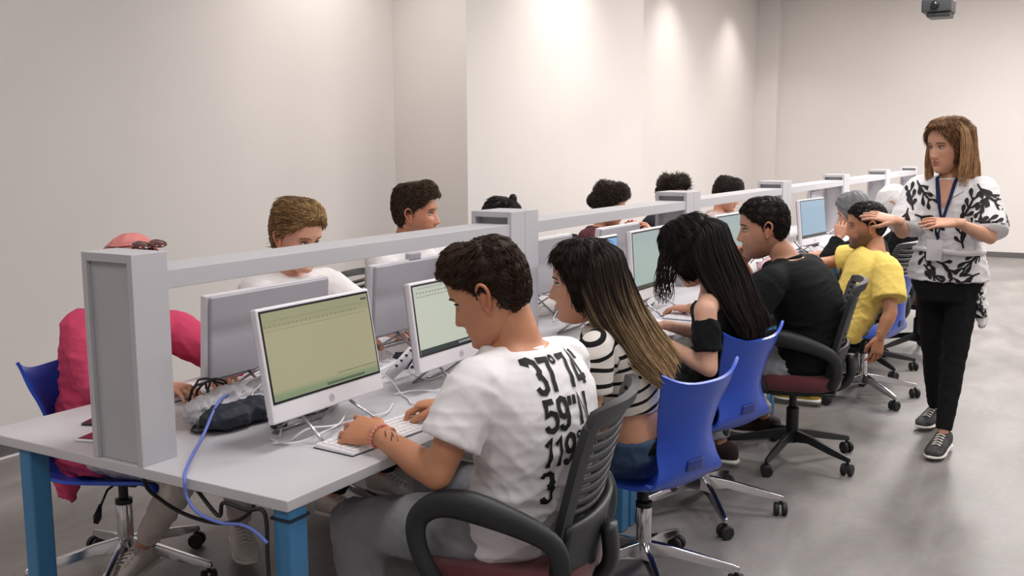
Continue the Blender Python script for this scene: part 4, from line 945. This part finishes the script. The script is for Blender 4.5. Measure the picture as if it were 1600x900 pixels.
# ---- standing woman
c = person('standing woman in white blouse with black leaf print, gesturing with both hands', skin=(208, 156, 128), female=True,
    pel=(.862, 3.755, .84), neck=(.855, 3.76, 1.365), head=(.835, 3.725, 1.515), yaw=-126, pitch=8, fwd=(0, -1, 0), ears=False, hs=1.03, bow=.015, hsc=1.08,
    shL=(1.0, 3.735, 1.305), shR=(.705, 3.785, 1.305), elL=(1.055, 3.60, 1.085), elR=(.655, 3.66, 1.09), wrL=(.935, 3.385, 1.165), wrR=(.665, 3.43, 1.165),
    hdL=((-.95, -.12, .02), (.1, -.45, 1), dict(curl=(6, 12, 8), spread=2.2)), hdR=((-.93, -.1, .22), (.15, -.4, 1), dict(curl=(4, 12, 8), spread=2.0)), browc=(70, 48, 34), lipc=srgb(186, 100, 98),
    legs=dict(L=((.935, 3.755, .84), (.925, 3.66, .48), (.905, 3.535, .125), (-.12, -1, 0)), R=((.79, 3.76, .84), (.80, 3.84, .48), (.80, 4.04, .13), (-.25, -1, 0))))
bl = shirt(c, CL['print'], sleeve=.88, hem=.03, loose=.024, seed=73, amp=.005, flare=1.25, name='blouse')
oval_collar(c, CL['print'], r=.062, tube=.016, drop=-.012)
trousers(c, CL['blackp'], seed=75, amp=.002, loose=.008, top=.1, end=.93)
shoes(c, SH['run'], SH['sole'], SH['white'], sc=1.0)
ax = unit(c['neck']-c['pel'])
# tail of the blouse hanging on her left, a tied front and rolled cuffs
tail = MB().tube([V3(.985, 3.76, .92), V3(1.0, 3.77, .80), V3(1.02, 3.77, .70), V3(1.03, 3.76, .63)], [.075, .07, .06, .03], 18, ref=(0, 1, 0), asp=.55)
tail = remesh(tail, .007, 4); tail.v = wrinkle(tail.v, tail.n, .005, 9, lo=.06, hi=.12); tl_o = mk('blouse_tail', tail, CL['print'], c['t'], True, 0, c['off'])
bel = MB(); pts_ = [c['pel']+ax*.165+V3(math.cos(a)*.158, math.sin(a)*.125, .008*math.sin(a*2)) for a in np.linspace(0, 2*math.pi, 33)]
bel.tube(pts_, .013, 8); mk('tie_belt', bel, CL['print'], c['t'], True, 0, c['off'])
for sd in 'LR':
    sh, el, wr = c['arms'][sd]; e0 = lerp(sh, el, .80); e1 = lerp(sh, el, .93); mk('cuff', MB().tube([e0, lerp(e0, e1, .5), e1], [.082, .085, .081], 20), CL['print'], c['t'], True, 0, c['off'])
def leafmotif(seed, L=.10):
    g = np.random.default_rng(seed); v = []; f = []
    def strip(pts, ws):
        k = len(v); n = len(pts)
        for i, (p, w_) in enumerate(zip(pts, ws)):
            t = unit(pts[min(i+1, n-1)]-pts[max(i-1, 0)]); nn = np.array([-t[1], t[0]]); v.append(tuple(p+nn*w_)); v.append(tuple(p-nn*w_))
        for i in range(n-1): f.append((k+2*i, k+2*i+1, k+2*i+3, k+2*i+2))
    a0 = g.uniform(0, 6.28); cu = g.uniform(-1.4, 1.4); p = -np.array([math.cos(a0), math.sin(a0)])*L*.5; pts = [p]
    for i in range(9): a0 += cu/9; p = p+np.array([math.cos(a0), math.sin(a0)])*L/9; pts.append(p)
    strip(pts, np.interp(range(10), [0, 4, 9], [.0035, .006, .004]))
    for i in range(2, 10, 3):
        for sgn in (-1, 1):
            t = unit(pts[i]-pts[i-1]); a = math.atan2(t[1], t[0])+sgn*g.uniform(.6, 1.0); q = pts[i]; bp = [q]; l = L*g.uniform(.36, .55)
            for j in range(5): a -= sgn*.12; q = q+np.array([math.cos(a), math.sin(a)])*l/5; bp.append(q)
            strip(bp, [.003, .0035, .005, .0085, .0095, .003])
    return v, f
for i, (dx, dz) in enumerate(((-.13, .45), (-.09, .32), (.09, .37), (.05, .24), (.15, .44), (-.12, .16), (.02, .11), (.12, .13), (-.06, .05), (.09, .05))):
    v_, f_ = leafmotif(100+i, .125)
    decal(c, bl, v_, f_, c['pel']+V3(dx, 0, dz), V3(1, 0, 0), V3(0, 0, 1), V3(0, 1, 0), M['ink'], 'leaf_print', cut=.02)
for i, sd in enumerate('LR'):
    sh, el, wr = c['arms'][sd]
    for j, (u_, sx) in enumerate(((.25, .0), (.66, .0))):
        v_, f_ = leafmotif(200+i*9+j, .10); o_ = lerp(sh, el, u_)+V3(sx, 0, 0)
        decal(c, bl, v_, f_, o_, V3(1, 0, 0), V3(0, 0, 1), V3(0, 1, 0), M['ink'], 'leaf_print', cut=.02)
        if j == 1: decal(c, bl, v_, f_, o_, V3(0, 1, 0), V3(0, 0, 1), V3(-1 if sd == 'L' else 1, 0, 0), M['ink'], 'leaf_print', cut=.02)
for i, (dx, dz) in enumerate(((0, .82), (.02, .70))):
    v_, f_ = leafmotif(300+i, .10); decal(c, tl_o, v_, f_, V3(1.0+dx, 3.76, dz), V3(1, 0, 0), V3(0, 0, 1), V3(0, 1, 0), M['ink'], 'leaf_print', cut=.02)
# lanyard with badge
navy = cloth('navy_ribbon', (34, 44, 84), .05)
nk_ = c['neck']; FX, FZ, FY = V3(1, 0, 0), V3(0, 0, 1), V3(0, 1, 0)
decal(c, bl, [(-.040, .03), (.040, .03), (.030, -.05), (.008, -.135), (-.008, -.14), (-.034, -.05)], [(0, 1, 2, 3, 4, 5)], nk_+V3(-.012, 0, -.01), FX, FZ, FY, mat('skin_at_neckline', srgb(208, 156, 128), .5, var=.06, bump=.1), 'open_neckline', parent=c['body'], lift=.003)
for q in (-1, 1):
    decal(c, bl, [(q*.030, .035), (q*.066, .015), (q*.082, -.055), (q*.022, -.095), (q*.030, -.04)], [(0, 1, 2, 3, 4)], nk_+V3(-.012, 0, -.01), FX, FZ, FY, CL['print'], 'lapel', lift=.010)
lp = [decal(c, bl, [(q*.040, .03), (q*.058, .03), (q*.036-.002, -.09), (-.004+q*.004, -.215), (-.006-q*.004, -.20), (q*.018, -.09)], [(0, 1, 2, 3, 4, 5)], nk_+V3(-.012, 0, -.01), FX, FZ, FY, navy, 'strap', lift=.014) for q in (-1, 1)]
ly = empty('lanyard', tuple(nk_+V3(-.012, -.14, -.20)), "navy lanyard with white badge around the standing woman's neck", 'lanyard')
lo_ = np.array(ly.location)
for l_ in lp:
    if l_:
        l_.data.transform(Matrix.Translation(Vector(tuple(np.array(c['off'])-lo_)))); l_.parent = ly
cy = -.155
mk('cord', MB().tube([nk_+V3(-.016, cy, -.21), nk_+V3(-.03, cy-.008, -.30)], .005, 6), navy, ly, True, 0, lo_)
mk('badge_card', MB().box(tuple(nk_+V3(-.075, cy-.016, -.40)), tuple(nk_+V3(-.005, cy-.013, -.30))), M['white_pl'], ly, False, 0, lo_)
cap_hair(c, col=(108, 76, 52), col2=(152, 114, 82), th=.012, blades=1800, blen=.05, flow='down', lift=.0, w=.0012,
         hl=([0, 15, 40, 62, 80, 120, 180], [.098, .085, .055, .0, -.08, -.10, -.09]))
curtain_hair(c, [((.85, 3.75, 1.625), (1, -.2, 0), .03, .04), ((.86, 3.765, 1.58), (1, -.25, 0), .088, .085), ((.872, 3.77, 1.50), (1, -.3, 0), .088, .07), ((.885, 3.765, 1.40), (1, -.3, 0), .09, .055), ((.905, 3.75, 1.31), (1, -.3, 0), .08, .045), ((.915, 3.74, 1.26), (1, -.3, 0), .06, .03)],
             (116, 82, 56), (178, 138, 98), n=380, rr=.0034, gradz=(.2, .95))
curtain_hair(c, [((.872, 3.70, 1.632), (.3, 1, 0), .02, .012), ((.908, 3.675, 1.58), (.3, 1, 0), .03, .018), ((.925, 3.66, 1.50), (.3, 1, 0), .035, .022), ((.925, 3.65, 1.40), (.3, 1, 0), .034, .022), ((.915, 3.64, 1.30), (.3, 1, 0), .02, .014)], (116, 82, 56), (178, 138, 98), n=90, rr=.0022, base=False, name='side_hair')
curtain_hair(c, [((.765, 3.735, 1.56), (.3, 1, 0), .025, .015), ((.750, 3.745, 1.47), (.3, 1, 0), .025, .015), ((.752, 3.75, 1.37), (.3, 1, 0), .022, .014), ((.76, 3.74, 1.32), (.3, 1, 0), .012, .01)], (116, 82, 56), (178, 138, 98), n=60, rr=.0022, base=False, name='side_hair')
# ---- pink shirt person behind the end post
c = person('person in pink shirt, salmon headscarf and white trousers behind the end post', skin=(206, 150, 124), female=True,
    pel=(-1.40, .62, .51), neck=(-1.38, .68, .98), head=(-1.305, .665, 1.090), yaw=0, pitch=26, fwd=EX_, bow=.05,
    shL=(-1.33, .85, .87), shR=(-1.36, .51, .92), elL=(-1.15, .93, .77), elR=(-1.2, .44, .77), wrL=(-.955, .74, .785), wrR=(-.97, .50, .785),
    hdL=((.7, -.7, 0), (0, 0, 1), GRIP), hdR=((1, .1, 0), (0, 0, 1), PALM),
    legs=dict(L=((-1.32, .72, .52), (-.98, .78, .50), (-1.12, .93, .15), (.75, -.55, 0)), R=((-1.32, .52, .52), (-.98, .58, .49), (-1.255, .60, .16), (.25, -1, 0))))
shirt(c, CL['pink'], sleeve=1.86, hem=-.14, loose=.035, seed=83, amp=.006, flare=1.25, sr=.08)
trousers(c, CL['off'], seed=85, end=.86, loose=.012)
shoes(c, SH['white'], SH['sole'])
dr = MB().tube([V3(-1.47, .50, .62), V3(-1.47, .49, .52), V3(-1.46, .48, .42), V3(-1.46, .475, .34)], [.09, .08, .07, .045], 16, ref=(1, 0, 0), asp=.5)
dr = remesh(dr, .008, 4); dr.v = wrinkle(dr.v, dr.n, .005, 4, lo=.07, hi=.12); mk('shirt_tail', dr, CL['pink'], c['t'], True, 0, c['off'])
cap_hair(c, col=(20, 14, 14), th=.004, blades=0, hl=([0, 40, 70, 100, 180], [.070, .055, -.03, -.05, -.05]), name='hair')
sc_ = MB(); B = c['B']; sc_.ball(c['hc']+(V3(0, -.016, .028))@B, (.096, .108, .118), 24, 14, B); sc_.tube([c['hc']+V3(-.07, 0, -.02), c['neck']+V3(-.05, 0, .02)], [.085, .09], 16, round_ends=True)
sc_ = remesh(sc_, .008, 5); sc_.v = wrinkle(sc_.v, sc_.n, .0035, 6); mk('headscarf', sc_, CL['salmon'], c['t'], True, 0, c['off'])
sg = MB()
for q in (-1, 1): sg.ball(c['hc']+(V3(q*.034, .040, .142))@B, (.030, .022, .007), 14, 8, B)
so = mk('sunglasses', sg, M['glass'], None, True); tag(so, 'brown sunglasses pushed up on the salmon headscarf', 'sunglasses')
gf = MB(); tw = lambda p: c['hc']+V3(*p)@B
gf.tube([tw((-.012, .044, .148)), tw((.012, .044, .148))], .0022, 6)
for q in (-1, 1):
    gf.tube(catmull([tw((q*.066, .036, .142)), tw((q*.092, .0, .12)), tw((q*.10, -.04, .10))], 4), .0028, 6)
    gf.tube(catmull([tw((q*.034+.031*math.cos(a), .040+.023*math.sin(a), .145)) for a in np.linspace(0, 2*math.pi, 12)], 2), .0022, 6)
mk('frame', gf, M['glass'], so, True)
# ---- blond person
c = person('blond person in white tee looking down at the screen, across the desk', skin=(214, 160, 136),
    pel=(-1.42, 1.52, .51), neck=(-1.41, 1.53, 1.0), head=(-1.335, 1.515, 1.155), yaw=-8, pitch=14, fwd=EX_, hs=1.08, bow=.05,
    shL=(-1.37, 1.72, .93), shR=(-1.40, 1.335, .94), elL=(-1.2, 1.80, .76), elR=(-1.2, 1.30, .76), wrL=(-1.0, 1.68, .785), wrR=(-1.0, 1.42, .785),
    hdL=((1, -.1, 0), (0, 0, 1), PALM), hdR=((1, .1, 0), (0, 0, 1), PALM), browc=(110, 80, 50),
    legs=dict(L=((-1.32, 1.62, .52), (-.98, 1.66, .53), (-1.05, 1.68, .14), (1, 0, 0)), R=((-1.32, 1.42, .52), (-.98, 1.38, .53), (-1.05, 1.36, .14), (1, 0, 0))))
shirt(c, CL['white'], sleeve=.7, hem=-.08, loose=.028, seed=93); trousers(c, CL['darkt'], seed=95); shoes(c, SH['white'], SH['sole'])
cap_hair(c, col=(112, 84, 54), col2=(206, 170, 118), th=.014, blades=3200, blen=.045, flow='back', lift=.04, top=.010, w=.0011,
         hl=([0, 25, 42, 58, 75, 88, 100, 115, 140, 180], [.078, .074, .062, .040, .022, -.012, -.02, -.08, -.095, -.10]))
# ---- brown-haired man in profile
c = person('man with short brown quiff seen in profile over the rail', skin=(190, 130, 102), beard=.3,
    pel=(-1.44, 2.37, .52), neck=(-1.425, 2.37, 1.06), head=(-1.355, 2.37, 1.200), yaw=22, pitch=0, fwd=EX_, hs=1.06,
    shL=(-1.39, 2.58, .985), shR=(-1.42, 2.16, .985), elL=(-1.25, 2.66, .78), elR=(-1.25, 2.12, .78), wrL=(-1.02, 2.5, .785), wrR=(-1.02, 2.24, .785),
    hdL=((1, -.1, 0), (0, 0, 1), PALM), hdR=((1, .1, 0), (0, 0, 1), PALM), browc=(50, 34, 24),
    legs=dict(L=((-1.32, 2.47, .52), (-1.0, 2.5, .53), (-1.05, 2.5, .14), (1, 0, 0)), R=((-1.32, 2.27, .52), (-1.0, 2.24, .53), (-1.05, 2.24, .14), (1, 0, 0))))
shirt(c, CL['white'], sleeve=.7, hem=-.08, loose=.022, seed=103); trousers(c, CL['darkt'], seed=105); shoes(c, SH['white'], SH['sole'])
cap_hair(c, col=(46, 34, 26), col2=(98, 74, 54), th=.008, blades=3000, blen=.020, flow='fwd', lift=.22, top=.012, front=.014, w=.0011)
# ---- others across the desk
def across(label, head, yaw, pitch, skinc, top, hs=1.05, female=False, beard=0, hands=None, **k):
    hx, hy, hz = head; L = dict(pel=(hx-.10, hy, .51), neck=(hx-.065, hy, hz-.135), shL=(hx-.06, hy+.19, hz-.21), shR=(hx-.07, hy-.19, hz-.21), elL=(hx+.12, hy+.24, .78), elR=(hx+.12, hy-.24, .78),
             wrL=(hx+.30, hy+.12, .785), wrR=(hx+.30, hy-.12, .785), hdL=((1, -.1, 0), (0, 0, 1), PALM), hdR=((1, .1, 0), (0, 0, 1), PALM))
    L.update(hands or {})
    c = person(label, skin=skinc, head=head, yaw=yaw, pitch=pitch, fwd=EX_, hs=hs, female=female, beard=beard, **L,
        legs=dict(L=((hx, hy+.1, .52), (hx+.34, hy+.13, .53), (hx+.28, hy+.14, .14), (1, 0, 0)), R=((hx, hy-.1, .52), (hx+.34, hy-.13, .53), (hx+.28, hy-.14, .14), (1, 0, 0))))
    shirt(c, top, sleeve=k.get('sleeve', 1.9), hem=-.08, loose=.022, seed=int(hy*100)); trousers(c, CL['darkt'], seed=int(hy*77)); shoes(c, SH['white'], SH['sole'])
    return c
c = across('black-haired person whose head top just shows above the first double post', (-1.38, 3.20, 1.095), 0, 20, (206, 156, 130), CL['darkt'], female=True)
cap_hair(c, col=(14, 12, 13), col2=(30, 26, 28), th=.016, blades=1200, blen=.04, flow='back', lift=.03, hl=([0, 40, 70, 100, 180], [.07, .055, -.0, -.08, -.09]))
bn = MB(); bn.ball(c['hc']+V3(.05, .05, .135), (.022, .026, .030), 12, 8); mk('hair_bun', bn, M['hair'], c['t'], True, 0, c['off'], srgb(16, 13, 14))
c = across('curly dark-haired person in patterned top holding hands at chin height', (-1.36, 4.58, 1.125), 12, 12, (196, 140, 114), CL['maroonk'], female=True, beard=0,
           hands=dict(elR=(-1.12, 4.42, .80), wrR=(-1.17, 4.60, .945), hdR=((-.45, .1, .9), (.6, -.7, .2), dict(curl=(35, 45, 25))), elL=(-1.08, 4.95, .80), wrL=(-1.14, 4.80, .935), hdL=((-.35, -.6, .75), (.7, .2, .6), dict(curl=(35, 45, 25)))))
cap_hair(c, col=(28, 20, 18), col2=(70, 52, 42), th=.020, blades=1600, blen=.026, flow='curl', lift=.5, top=.012, w=.0022, hl=([0, 40, 70, 100, 180], [.066, .05, .0, -.05, -.07]))
bn = MB(); bn.ball(c['hc']+(V3(0, -.125, .005))@c['B'], (.045, .04, .05), 14, 9); bn.v = list(wrinkle(np.array(bn.v), np.array([unit(np.array(p)-(c['hc']+(V3(0, -.125, .005))@c['B'])) for p in bn.v]), .006, 3)); mk('hair_bun', bn, M['hair'], c['t'], True, 0, c['off'], srgb(26, 19, 17))
hb = MB().tube(catmull([c['hc']+(V3(.098*math.cos(a), .035-.02*math.sin(a), .02+.125*math.sin(a)))@c['B'] for a in np.linspace(0, math.pi, 9)], 4), .0035, 6); mk('headband', hb, M['silver'], c['t'], True, 0, c['off'])
c = across('person with dark spiky hair behind the second double post', (-1.38, 5.74, 1.14), -20, 10, (190, 136, 108), CL['darkt'])
cap_hair(c, col=(26, 20, 18), col2=(60, 46, 36), th=.016, blades=2000, blen=.030, flow='up', lift=.7, top=.012, w=.0020)
c = across('dark-haired person in pale checked top beyond the second double post', (-1.38, 7.05, 1.085), 0, 15, (196, 140, 114), CL['pale'])
cap_hair(c, col=(26, 20, 20), col2=(52, 38, 34), th=.026, blades=1500, blen=.022, flow='curl', lift=.35, top=.01, w=.0024, hl=([0, 40, 70, 88, 100, 140, 180], [.055, .05, .01, -.03, -.05, -.08, -.08]))
# ------------------------------------------------------------------ things on the desks
def keyboard(loc, rz, label):
    t = empty('keyboard', loc, label, 'keyboard', 'white keyboards on the desks', rz)
    v = MB(); v.rings([[(-.068, -.215, 0), (.068, -.215, 0), (.068, .215, 0), (-.068, .215, 0)], [(-.066, -.213, .010), (.070, -.213, .007), (.070, .213, .007), (-.066, .213, .010)], [(-.062, -.209, .014), (.067, -.209, .009), (.067, .209, .009), (-.062, .209, .014)]])
    mk('case', v, M['white_pl'], t, False, .002)
    mk('underside', MB().box((-.07, -.217, -.0005), (.07, .217, .002)), M['bezel'], t, False)
    ks = MB()
    for r in range(6):
        x = -.053+r*.0205; z = .0135-(x+.06)*.038
        y = -.203
        row = [.0185]*22
        if r == 5: row = [.024, .02, .02, .105, .02, .02, .024, .0185, .0185, .0185, .037, .0185, .0185][:13]
        for w_ in row:
            if y+w_ > .206: break
            ks.box((x, y, z), (x+.0165, y+w_-.003, z+.0028)); y += w_
    k = mk('keys', ks, M['key'], t, False); k['kind'] = 'stuff'
    return t
def mouse(loc, rz, label):
    t = empty('mouse', loc, label, 'mouse', 'white mice on the desks', rz)
    rs = []
    for z, g in ((0, .92), (.006, 1), (.014, .97), (.024, .78), (.031, .45), (.033, .12)):
        rs.append([(math.cos(a)*.052*g-(z*.25), math.sin(a)*.029*g, z) for a in np.linspace(0, 2*math.pi, 26, endpoint=False)])
    mk('shell', MB().rings(rs), M['key'], t)
    mk('scroll_wheel', MB().tube([(-.028, -.003, .0275), (-.028, .003, .0275)], .005, 12), M['bezel'], t)
    return t
Z0 = ZD+.0005
KB = [((-.135, .545, Z0), -4, 'white keyboard under the hands of the man in the white tee'), ((-.12, 1.23, Z0), 0, 'white keyboard under the hands of the striped-top woman'),
      ((-.115, 2.12, Z0), 2, 'white keyboard under the hands of the dark long-haired woman'), ((-.12, 2.86, Z0), 0, 'white keyboard beside the elbow of the man in the black tee'),
      ((-.12, 4.30, Z0), 0, 'white keyboard in front of the man in the yellow polo'), ((-.12, 5.35, Z0), 0, 'white keyboard before the person in the grey head covering')]
k0 = None
for loc, rz, lb in KB:
    if k0 is None: k0 = keyboard(loc, R(rz), lb)
    else: c_ = copy_tree(k0); c_.location = loc; c_.rotation_euler = (0, 0, R(rz)); c_['label'] = lb
for loc, lb in (((-.985, .68, Z0), 'white keyboard under the hands of the pink-shirted person'), ((-.985, 1.55, Z0), 'white keyboard in front of the blond person'), ((-.99, 2.38, Z0), 'white keyboard in front of the brown-haired man'),
                ((-.99, 3.25, Z0), 'white keyboard of the black-haired person behind the post')):
    c_ = copy_tree(k0); c_.location = loc; c_.rotation_euler = (0, 0, R(180)); c_['label'] = lb
m0 = mouse((-.16, .885, Z0), R(10), 'white mouse beyond the right hand of the man in the white tee')
for loc, lb in (((-.13, 2.43, Z0), 'white mouse beside the keyboard of the dark long-haired woman'), ((-.14, 1.58, Z0), 'white mouse beside the keyboard of the striped-top woman'), ((-.10, 3.62, Z0), 'white mouse on the desk beyond the man in the black tee'), ((-.99, 1.93, Z0), 'white mouse on the far side of the first desk')):
    c_ = copy_tree(m0); c_.location = loc; c_['label'] = lb
# phones
def phone(loc, rz, label, cm, sm):
    t = empty('phone', loc, label, 'phone', None, R(rz))
    mk('case', MB().box((-.037, -.075, 0), (.037, .075, .008)), cm, t, False, .003)
    mk('screen', MB().box((-.034, -.068, .008), (.034, .068, .0088)), sm, t, False)
    mk('button', MB().box((.0365, .02, .003), (.038, .04, .006)), M['bezel'], t, False)
phone((-.755, .118, Z0), -74, 'white phone with dark red screen lying nearest beside the end post', M['white_pl'], mat('dark_red_glass', srgb(70, 28, 34), .15, var=.05))
phone((-.885, .235, Z0), -66, 'black phone lying behind the white phone beside the end post', M['bezel'], mat('dark_glass', srgb(36, 32, 38), .12, var=.05))
# dark fabric sleeves and crumpled film heaped between the computers
def heap(name, pts, rad, m, label, cat, seed, flat=.5, amp=.004):
    mb = MB(); g = np.random.default_rng(seed)
    for p, r in zip(pts, rad):
        ax = np.array([[math.cos(1.57), math.sin(1.57), 0], [-1, 0, 0], [0, 0, 1]]); mb.ball((p[0], p[1], ZD+r*flat*.9), (r*1.5, r, r*flat), 14, 10, ax)
    m_ = remesh(mb, .006, 3); m_.v = wrinkle(m_.v, m_.n, amp, seed, lo=.05, hi=.11, waves=8); m_.v[:, 2] = np.maximum(m_.v[:, 2], ZD+.0005)
    o = mk(name, m_, m, None, True); tag(o, label, cat); return o
heap('laptop_sleeve', [(-.555, .36, 0), (-.55, .46, 0), (-.56, .56, 0)], [.062, .060, .05], M['bag_dark'], 'dark navy fabric sleeve heaped beside the end post', 'bag', 4, .62)
heap('plastic_wrap', [(-.64, .36, 0), (-.655, .47, 0), (-.65, .60, 0), (-.655, .70, 0)], [.055, .06, .055, .045], M['bag_white'], 'crumpled translucent white plastic wrap behind the navy sleeve', 'wrap', 5, .85, .006)
heap('plastic_wrap', [(-.47, .585, 0), (-.46, .66, 0)], [.045, .04], M['bag_white'], 'small crumpled plastic wrap left of the khaki-screen computer', 'wrap', 6, .7, .006)
heap('crumpled_cloth', [(-.30, 4.62, 0), (-.30, 4.78, 0), (-.20, 4.95, 0)], [.06, .07, .06], mat('pink_white_cloth', srgb(206, 168, 176), .8, var=.3, vscale=30), 'crumpled pale pink cloth on the desk by the light blue screen', 'cloth', 7, .55, .006)
heap('crumpled_bag', [(-.62, 2.55, 0), (-.58, 2.68, 0)], [.06, .05], M['bag_white'], 'crumpled white bag beyond the first double post', 'bag', 8, .6, .006)
heap('cloth_pouch', [(-.60, 1.28, 0), (-.55, 1.38, 0)], [.06, .045], M['bag_dark'], 'small dark pouch among the cables behind the pale green screen computer', 'pouch', 14, .5, .004)
# power strips
def strip_(x, y, rz, label):
    t = empty('power_strip', (x, y, Z0), label, 'power strip', 'white power strips between the computers', R(rz))
    mk('housing', MB().box((-.028, -.15, 0), (.028, .15, .036)), M['white_pl'], t, False, .006)
    for i in range(4): mk('socket', MB().lathe([(.018, .0355), (.018, .0368), (.015, .0368), (.015, .0362)], 16, (0, -.10+i*.062, 0)), M['silver_pl'], t, False)
    mk('switch', MB().box((-.008, .125, .036), (.008, .142, .040)), mat('red_switch', srgb(150, 40, 34), .4, var=.05), t, False)
for k, (x, y, rz, lb) in enumerate(((-.60, 1.12, 12, 'white power strip standing behind the pale green screen computer'), (-.50, 2.95, -10, 'white power strip on the second desk segment'), (-.52, 4.75, 8, 'white power strip on the third desk segment'), (-.5, 6.9, 0, 'white power strip on the fourth desk segment'))): strip_(x, y, rz, lb)
# cables
def cable(pts, r, m, label, group=None, k=7):
    o = mk('cable', MB().tube(catmull(pts, k), r, 7), m); tag(o, label, 'cable', group); return o
cable([(-.74, .70, .765), (-.66, .50, .80), (-.585, .36, .815), (-.50, .22, .765), (-.42, .11, .752), (-.345, .02, .748), (-.312, -.012, .738), (-.308, -.012, .70), (-.27, -.014, .668), (-.20, -.012, .656), (-.13, -.012, .664), (-.085, -.012, .655), (-.055, -.010, .635)], .0042, M['cable_blue'], 'blue network cable looping over the front edge of the nearest desk')
cable([(-.86, .33, .71), (-.846, .30, .56), (-.768, .30, .508), (-.651, .30, .483), (-.525, .30, .488), (-.437, .30, .528), (-.37, .28, .60), (-.30, .26, .70)], .0058, M['cable_black'], 'thick black cable sagging under the nearest desk')
cable([(-.33, .03, .71), (-.24, .02, .655), (-.20, .0, .70), (-.12, -.006, .70), (-.07, .0, .70), (-.062, -.004, .60), (-.060, -.004, .50), (-.062, -.004, .36)], .005, M['cable_black'], 'black cable tied along the right front leg of the nearest desk')
cl = []
for i in range(60):
    a = i*.62; r_ = .040+.010*math.sin(i*1.7); cl.append((-.735+.012*math.sin(i*.9)+.02*math.cos(a*.3), .42+r_*1.15*math.cos(a)+.02*math.sin(i*.21), .80+.038*math.sin(a)+.006*math.sin(i*.5)))
cl = [(x, y+.03, max(z, .748)) for x, y, z in cl[:34]]+[(-.66, .36, .76), (-.60, .27, .748), (-.55, .30, .747)]
cable(cl, .0038, M['cable_black'], 'coiled black cable bundle just beyond the end post', None, 4)
def W_(pts, i, lab): cable(pts, .0026, M['cable_white'], lab, 'white cables tangled between the computers')
gg = np.random.default_rng(11)
wl = {0: 'thin white cable tangled behind the nearest computers', 1: 'thin white cable tangled on the second desk segment', 2: 'thin white cable tangled on the third desk segment', 3: 'thin white cable tangled on the fourth desk segment'}
W_([(-.66, .62, .86), (-.62, .56, .82), (-.60, .50, .80), (-.52, .46, .77), (-.42, .42, .748), (-.36, .36, .745)], 0, 'white cable arching over the navy fabric sleeve')
W_([(-.70, .66, .88), (-.655, .60, .835), (-.64, .52, .83), (-.60, .45, .80), (-.585, .52, .80), (-.53, .50, .78), (-.50, .56, .75)], 0, 'forked white cable standing up above the navy fabric sleeve')
W_([(-.33, .30, .745), (-.30, .33, .75), (-.26, .36, .78), (-.24, .42, .775), (-.29, .52, .75), (-.27, .60, .752), (-.25, .68, .75), (-.30, .78, .75)], 0, 'white cable running behind the nearest keyboard')
W_([(-.37, .33, .745), (-.30, .31, .748), (-.26, .34, .752), (-.24, .40, .765), (-.27, .50, .76), (-.30, .56, .77), (-.36, .64, .745)], 0, 'second white cable curling behind the nearest keyboard')
W_([(-.42, .84, .84), (-.38, .88, .79), (-.36, .90, .748), (-.30, .86, .745), (-.25, .82, .745), (-.22, .90, .746), (-.26, .98, .746), (-.34, .96, .747), (-.37, .88, .748)], 0, 'white cable looped flat on the desk between the two nearest screens')
for seg in range(4):
    for i in range(13 if seg == 0 else 8):
        y0 = seg*DS+gg.uniform(.62 if seg == 0 else .2, 1.55); x0 = gg.uniform(-.70, -.46); pts = []; a = gg.uniform(0, 6.28); x, y = x0, y0
        for j in range(gg.integers(6, 10)):
            a += gg.normal()*1.0; x += .055*math.cos(a); y += .08*math.sin(a); x = min(max(x, -.72), -.40 if gg.uniform() < .7 else -.30)
            pts.append((x, y, ZD+.004+max(0, gg.normal()*.035)))
        if i % 4 == 3 or (seg and i % 3 == 2): cable(pts, .0036, M['cable_black'], 'black cable tangled among white ones on the '+('first', 'second', 'third', 'fourth')[seg]+' desk segment', 'black cables tangled between the computers')
        else: W_(pts, i, wl[seg])
# upright folded white cable with connector between the two nearest screens
t = empty('adapter', (-.50, 1.02, Z0), 'white slotted power adapter leaning between the two nearest screens', 'adapter')
mk('housing', MB().tube([(0, 0, .02), (.02, .05, .06), (.035, .09, .10)], [.020, .022, .018], 12, asp=.6), M['white_pl'], t)
for i in range(4): mk('slot', MB().box((.012+.007*i, .018+.018*i, .052+.015*i), (.022+.007*i, .026+.018*i, .060+.015*i)), M['bezel'], t, False)
o = mk('cable_grommet', MB().lathe([(.022, 0), (.024, .004), (.022, .018), (.012, .026), (.004, .028)], 18), M['rubber']); o.location = (-.44, .44, Z0); tag(o, 'round black rubber puck left of the khaki-screen computer', 'puck')
# dark bottle near the fifth post
t = empty('bottle', (-.44, 6.38, Z0), 'dark navy bottle standing beside the fifth post', 'bottle')
mk('body', MB().lathe([(.028, 0), (.033, .01), (.033, .12), (.018, .17), (.014, .20)], 18), M['bag_dark'], t); mk('cap', MB().lathe([(.016, .20), (.016, .225)], 16), M['bezel'], t)
